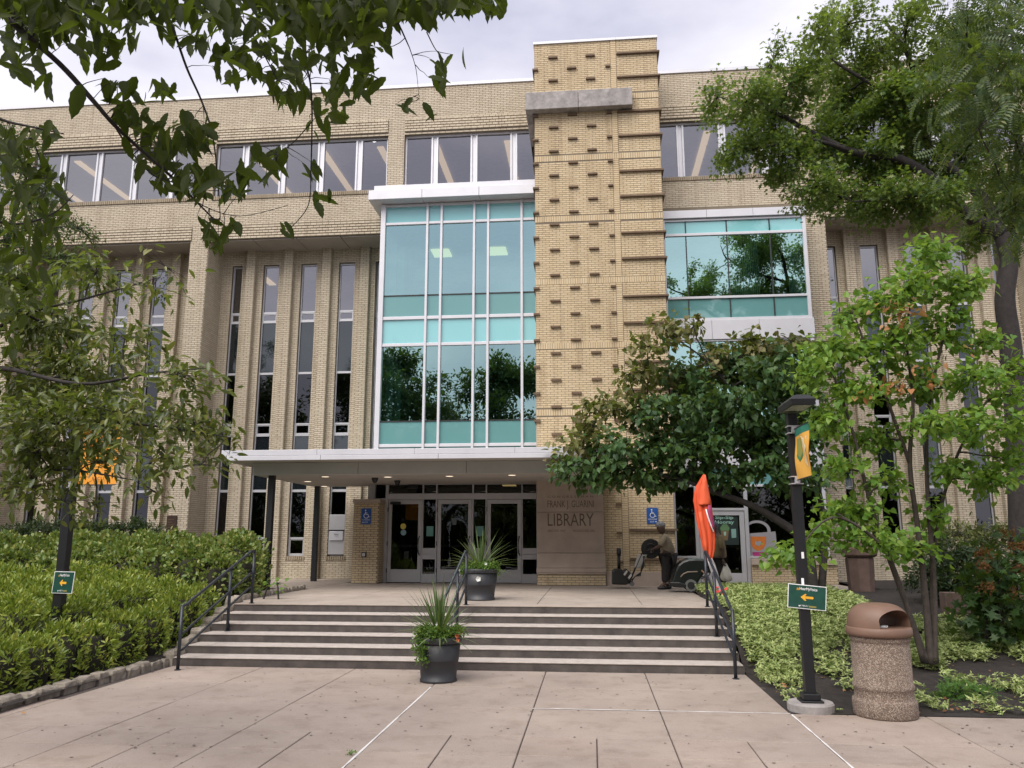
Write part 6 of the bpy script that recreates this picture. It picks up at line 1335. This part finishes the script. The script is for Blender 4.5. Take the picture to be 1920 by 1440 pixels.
def single_leaf_mat():
    m = M['l_cher'].copy(); n_ = m.node_tree; g = [n for n in n_.nodes if n.type == 'NEW_GEOMETRY' and n.outputs['Random Per Island'].links][0]
    oi = n_.nodes.new('ShaderNodeObjectInfo')
    for t in [l.to_socket for l in g.outputs['Random Per Island'].links]: n_.links.new(oi.outputs['Random'], t)
    return m
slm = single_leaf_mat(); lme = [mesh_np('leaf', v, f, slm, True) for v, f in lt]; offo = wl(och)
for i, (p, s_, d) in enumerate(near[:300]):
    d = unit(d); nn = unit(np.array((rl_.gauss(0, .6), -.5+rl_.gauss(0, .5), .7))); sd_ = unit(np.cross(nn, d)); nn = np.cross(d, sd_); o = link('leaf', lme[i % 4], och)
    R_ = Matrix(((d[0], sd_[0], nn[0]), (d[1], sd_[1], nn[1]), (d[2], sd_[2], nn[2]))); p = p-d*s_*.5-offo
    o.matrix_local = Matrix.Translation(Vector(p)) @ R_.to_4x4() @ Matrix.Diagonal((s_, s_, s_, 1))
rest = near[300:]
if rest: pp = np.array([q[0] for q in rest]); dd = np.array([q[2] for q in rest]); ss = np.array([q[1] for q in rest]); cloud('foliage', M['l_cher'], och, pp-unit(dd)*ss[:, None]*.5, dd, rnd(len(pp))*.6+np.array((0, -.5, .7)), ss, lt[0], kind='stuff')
# ---- right bed
n = 84000; xy = np.c_[rng.uniform(2.35, 11, n), 10.35+rng.uniform(0, 1, n)**.85*9.5]
def gmask(x, y):
    v = .42+.36*math.sin(x*2.3+1.3*math.sin(y*1.7))*math.cos(y*1.9+x*.7)+.30*math.sin(x*5.7+y*3.9)*math.cos(x*3.1-y*4.7)
    v += .40*sm((y-12.4)/1.4)+.3*max(0, 1-abs(x-2.5)/.35)*(y > 12.0); v -= .58*max(0, 1-abs(x-2.95)/.95)*max(0, 1-abs(y-11.4)/1.5); v -= .32*max(0, 1-abs(x-5.3)/1.3)*max(0, 1-abs(y-12.6)/1.0)
    return v
keep = np.array([gmask(x, y) > rng.uniform(.30, .70) and not (y > 15.2 and x > 5.2) and not ((x-LX)**2+(y-LY)**2 < .1 or (x-TCX)**2+(y-TCY)**2 < .16) for x, y in xy]); xy = xy[keep]
pos = np.c_[xy, [bedz(x, y)+.03+.13*rng.random()**1.5 for x, y in xy]]; n = len(pos); a = rng.uniform(0, 2*math.pi, n)
cloud('ground_cover', M['l_gc'], None, pos, np.c_[np.cos(a), np.sin(a), rng.normal(0, .3, n)], rnd(n)*.45+np.array((0, -.15, 1)), .047*rng.uniform(.55, 1.6, n), whorl(), loc=Vector((0, 0, 0)), kind='stuff')
n = 260; lx = np.c_[rng.uniform(2.4, 8, n), 10.4+rng.uniform(0, 1, n)**1.3*4]; lp = np.c_[lx, [bedz(x, y)+.025 for x, y in lx]]; a = rng.uniform(0, 6.28, n)
cloud('leaf_litter', leafmat('brown_litter', [(.10, .05, .025), (.20, .09, .04), (.30, .16, .08), (.07, .045, .03)], .1, .8), None, lp, np.c_[np.cos(a), np.sin(a), rng.normal(0, .3, n)], rnd(n)*.5+np.array((0, -.2, 1)), .06*rng.uniform(.5, 1.4, n), OAKL, loc=Vector((0, 0, 0)), kind='stuff')
shrub('oakleaf hydrangea with rusty orange flower heads at the right edge', [E_(*q, 13.6, .45) for q in ((1870,1060,40,26),(1900,1030,36,24),(1840,1100,34,28),(1890,1120,44,36),(1860,1160,46,30),(1905,1180,40,30),(1930,1090,30,60))], M['l_hyd'], .19, OAKL, .24, .55, 1.7, 1.5, 'hydrangea_shrub', droop=.5)
hy = [o for o in COL.objects if o.name == 'hydrangea_shrub'][0]
p, d, nn, sz, tw = foliage([E_(*q, 12.95, .10, 1.3) for q in ((1850,1036,16,7),(1905,1022,14,8),(1845,1062,10,7),(1848,1102,12,7),(1905,1068,12,7),(1890,1000,8,5),(1900,1112,8,6))], .04, .24, 0, 8, .6, 1); cloud('flower_head', leafmat('rusty_flower', [(.14, .045, .018), (.20, .075, .03), (.12, .05, .025)], .2, .7), hy, p, d, nn, sz, ROUND, kind='stuff')
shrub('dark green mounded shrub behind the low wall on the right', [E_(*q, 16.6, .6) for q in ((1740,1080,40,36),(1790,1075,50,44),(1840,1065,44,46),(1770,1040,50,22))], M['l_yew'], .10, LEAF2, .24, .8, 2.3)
shrub('cream-edged evergreen hedge along the wall on the right', [E_(*q, 18.6, .5) for q in ((1755,1008,34,18),(1800,1002,40,20),(1850,1004,40,20),(1900,1006,40,20),(1720,1022,24,16),(1950,1006,40,20))], M['l_var'], .12, LANCE2, .17, .85, 2.0)
shrub('small shrub with broad leaves beside the terrace end, left of the handrail', [E_(*q, 16.4, .2) for q in ((507,1088,9,7),(520,1094,10,5))], M['l_red'], .09, HEART, .42, .75, .8)
fp_ = [E_(*q, 11.3, .16) for q in ((1800,1295,30,12),(1835,1300,20,10),(1770,1305,16,8))]; shrub('soft bright green fern in the right bed beyond the trash can', fp_, M['l_fern'], .07, frond(6), .17, .12, 3.0, name='fern', cat='fern', droop=-.2)
def weed(): 
    c = G(657, 1416, 0); n = 30; p = np.c_[rng.normal(c[0], .02, n), rng.normal(c[1], .025, n), rng.uniform(.005, .035, n)]; cloud('weed', M['l_fern'], None, p, rnd(n)+np.array((0, 0, .5)), rnd(n), .022, ROUND, loc=Vector(c), label='tiny green weed growing in the white pavement joint at the bottom', cat='weed')
weed()
for i, (px_, py_, z, mt, lab) in enumerate(((1465, 1288, .10, M['l_dead'], 'dry orange leaf on the dark mulch left of the right lamp post'), (1475, 1284, .10, M['l_dead'], 'second dry orange leaf close behind the first on the mulch'), (1580, 1295, .08, M['l_dead'], 'dry orange leaf on the mulch between lamp post and trash can'), (50, 1336, 0, M['l_dead'], 'curled tan leaf on the pavement near the left kerb'))):
    c = G(px_, py_, z+.02); th = rng.uniform(0, 6); cloud('dry_leaf', mt, None, c[None], np.array([[math.cos(th), math.sin(th), .1]]), np.array([[.2, -.3, 1]]), .11 if i < 2 else .07, OAKL, loc=Vector(c), label=lab, cat='leaf', group='dry fallen leaves')
# ---- planter plants
def spiky(x, y, z, L_, n, label, seed):
    r_ = random.Random(seed); t = thing('spiky_plant', (x, y, z), label, 'plant', 'spiky plants in the planters'); me = []
    for i in range(n):
        a = r_.uniform(0, 2*math.pi); el = r_.choice((r_.uniform(.95, 1.45), r_.uniform(.35, 1.1), r_.uniform(.05, .7))); l = L_*r_.uniform(.7, 1.08); w_ = r_.uniform(.014, .021); m = MB(); V = []
        d = np.array((math.cos(a)*math.cos(el), math.sin(a)*math.cos(el), math.sin(el))); s_ = np.array((-math.sin(a), math.cos(a), 0)); k_ = 8
        for j in range(k_+1):
            u = j/k_; p = np.array((x, y, z))+d*l*u+np.array((0, 0, -.24*l*math.cos(el)*u**2.2)); ww = w_*(.55+1.1*u if u < .3 else .88*(1-((u-.3)/.7)**1.6))+.0007
            V += [p+s_*ww+np.array((0, 0, ww*.4)), p, p-s_*ww+np.array((0, 0, ww*.4))]
        m.add(V, [(3*j+q, 3*j+q+1, 3*j+q+4, 3*j+q+3) for j in range(k_) for q in (0, 1)]); m.build('blade', M['l_spike'], t, smooth=True)
    return t
M['l_spike'] = leafmat('spike_leaf', [(.05, .10, .035)], .2, .4)
nt_ = M['l_spike'].node_tree; g = [q for q in nt_.nodes if q.type == 'NEW_GEOMETRY' and q.outputs['Random Per Island'].links][0]; rp_ = [l.to_node for l in g.outputs['Random Per Island'].links][0]
oi = nt_.nodes.new('ShaderNodeObjectInfo'); nt_.links.new(oi.outputs['Random'], rp_.inputs['Fac']); rp_.color_ramp.elements[0].color = (.035, .075, .022, 1); rp_.color_ramp.elements[-1].color = (.16, .22, .10, 1)
M['l_pet'] = leafmat('petunia_leaf', [(0.060, 0.144, 0.024), (0.096, 0.192, 0.036), (0.156, 0.240, 0.048)], .3, .5); M['fl_w'] = leafmat('white_petal', [(.75, .75, .72)], .3, .6); M['fl_c'] = leafmat('coral_petal', [(.7, .12, .08), (.75, .22, .14)], .3, .6)
def bedding(x, y, z, r, label, hang, flowers):
    t = thing('bedding_plant', (x, y, z), label, 'plant', 'trailing plants in the planters'); cl = []
    for i in range(13): a = 2*math.pi*i/13; cl.append((np.array((x+r*.85*math.cos(a), y+r*.85*math.sin(a), z+.05+rng.uniform(-.02, .05))), np.array((.11, .11, .075)), 1.5))
    for a in range(4): cl.append((np.array((x+rng.normal(0, r*.4), y+rng.normal(0, r*.4), z+.08)), np.array((.12, .12, .07)), 1.4))
    for dx, dy, dz, rx, rz in hang: cl.append((np.array((x+dx, y+dy, z+dz)), np.array((rx, .07, rz)), 1.5))
    p, d, nn, sz, tw = foliage(cl, .042, .4, -.1, 10, .6, .8); mb = MB(); twigs(mb, tw, .003); mb.build('stems', M['l_pet'], t, kind='stuff'); cloud('foliage', M['l_pet'], t, p, d, nn, sz, ROUND, 1.0, kind='stuff')
    for fx_, fy, fz, s_, mt in flowers:
        c = np.array((x+fx_, y+fy, z+fz)); m = MB(); a = np.linspace(0, 2*math.pi, 10, endpoint=False); m.add([c+np.array((0, .012, 0))]+[c+np.array((s_*math.cos(q)*(1 if i % 2 else .82), -.008, s_*math.sin(q)*(1 if i % 2 else .82))) for i, q in enumerate(a)], [(0, i+1, (i+1) % 10+1) for i in range(10)]); m.build('flower', mt, t)
W_, K_ = M['fl_w'], M['fl_c']
spiky(PAx, PAy, .60, .92, 90, 'spiky grass-like plant in the planter in front of the steps', 3)
bedding(PAx, PAy, .60, .33, 'trailing green plants with coral and white flowers spilling from the front planter', [(-.17, -.30, -.05, .14, .09), (-.20, -.31, -.17, .13, .10), (-.17, -.30, -.27, .09, .06), (-.25, -.22, -.05, .10, .10)],
        [(.30, -.20, .05, .035, K_), (.33, -.17, .10, .03, K_), (.31, -.21, -.01, .03, K_), (.0, -.12, .20, .035, W_), (.17, .05, .17, .03, W_), (-.36, -.05, .06, .035, W_), (-.37, -.06, .0, .02, W_)])
spiky(PBx, PBy, TER+.60, 1.0, 66, 'spiky grass-like plant in the planter at the top of the steps', 9)
bedding(PBx, PBy, TER+.60, .37, 'trailing green plants with white flowers in the planter at the top of the steps', [(-.34, -.15, -.06, .11, .10), (.36, -.1, -.04, .09, .07)], [(-.42, -.18, -.02, .045, W_), (-.40, -.2, -.09, .035, W_), (.02, -.40, -.17, .055, W_), (.14, -.2, .12, .03, W_)])
# ---- trees across the plaza, behind the photographer, mirrored in the glass
for i, (x, y, h) in enumerate(((-33, -14, 15), (-26, -11, 16), (-19, -14, 18), (-13, -11, 16.5), (-6.5, -14, 16), (0, -13, 14), (8, -15, 15), (15, -12, 15), (23, -14, 15))):
    cl = []
    for k_ in range(44):
        a = rng.uniform(0, 2*math.pi); v = rng.uniform(.10, 1); rr = (4.2*math.sin(math.pi*min(1, v*.92))**.7)*rng.uniform(.2, 1); cl.append((np.array((x+rr*math.cos(a), y+rr*math.sin(a), h*v*.93)), np.array((1.35, 1.35, .95))*rng.uniform(1.0, 1.5), 1.2))
    pt = np.array([(x, y, -.1), (x+.1, y, h*.3), (x-.1, y+.1, h*.6), (x, y, h*.85)])
    tree('plaza_tree', ['tall leafy tree across the plaza', 'full round tree across the plaza', 'tallest tree across the plaza', 'broad tree across the plaza', 'tree across the plaza facing the doors', 'short tree right behind the viewpoint', 'tree across the plaza facing the cafe', 'leafy tree across the plaza to the right', 'last tree on the right across the plaza'][i], cl, [(pt, .22, .05)], .36, LEAF2, .24, M['l_back'], M['barkd'], (x, y, 0), .3, 14, .04, group='trees across the plaza', tw_r=.02)

hedge('reflection_hedge', 'unseen hedge added behind the plaza trees to darken the door reflections', [(x, -18+random.uniform(-.3, .3), -.1, 1.3, random.uniform(3.4, 4.4)) for x in np.arange(-36, 30, 1.5)], M['l_back'], .24, LEAF2, 42000, .2)  # unseen hedge, added so the door glass mirrors something dark
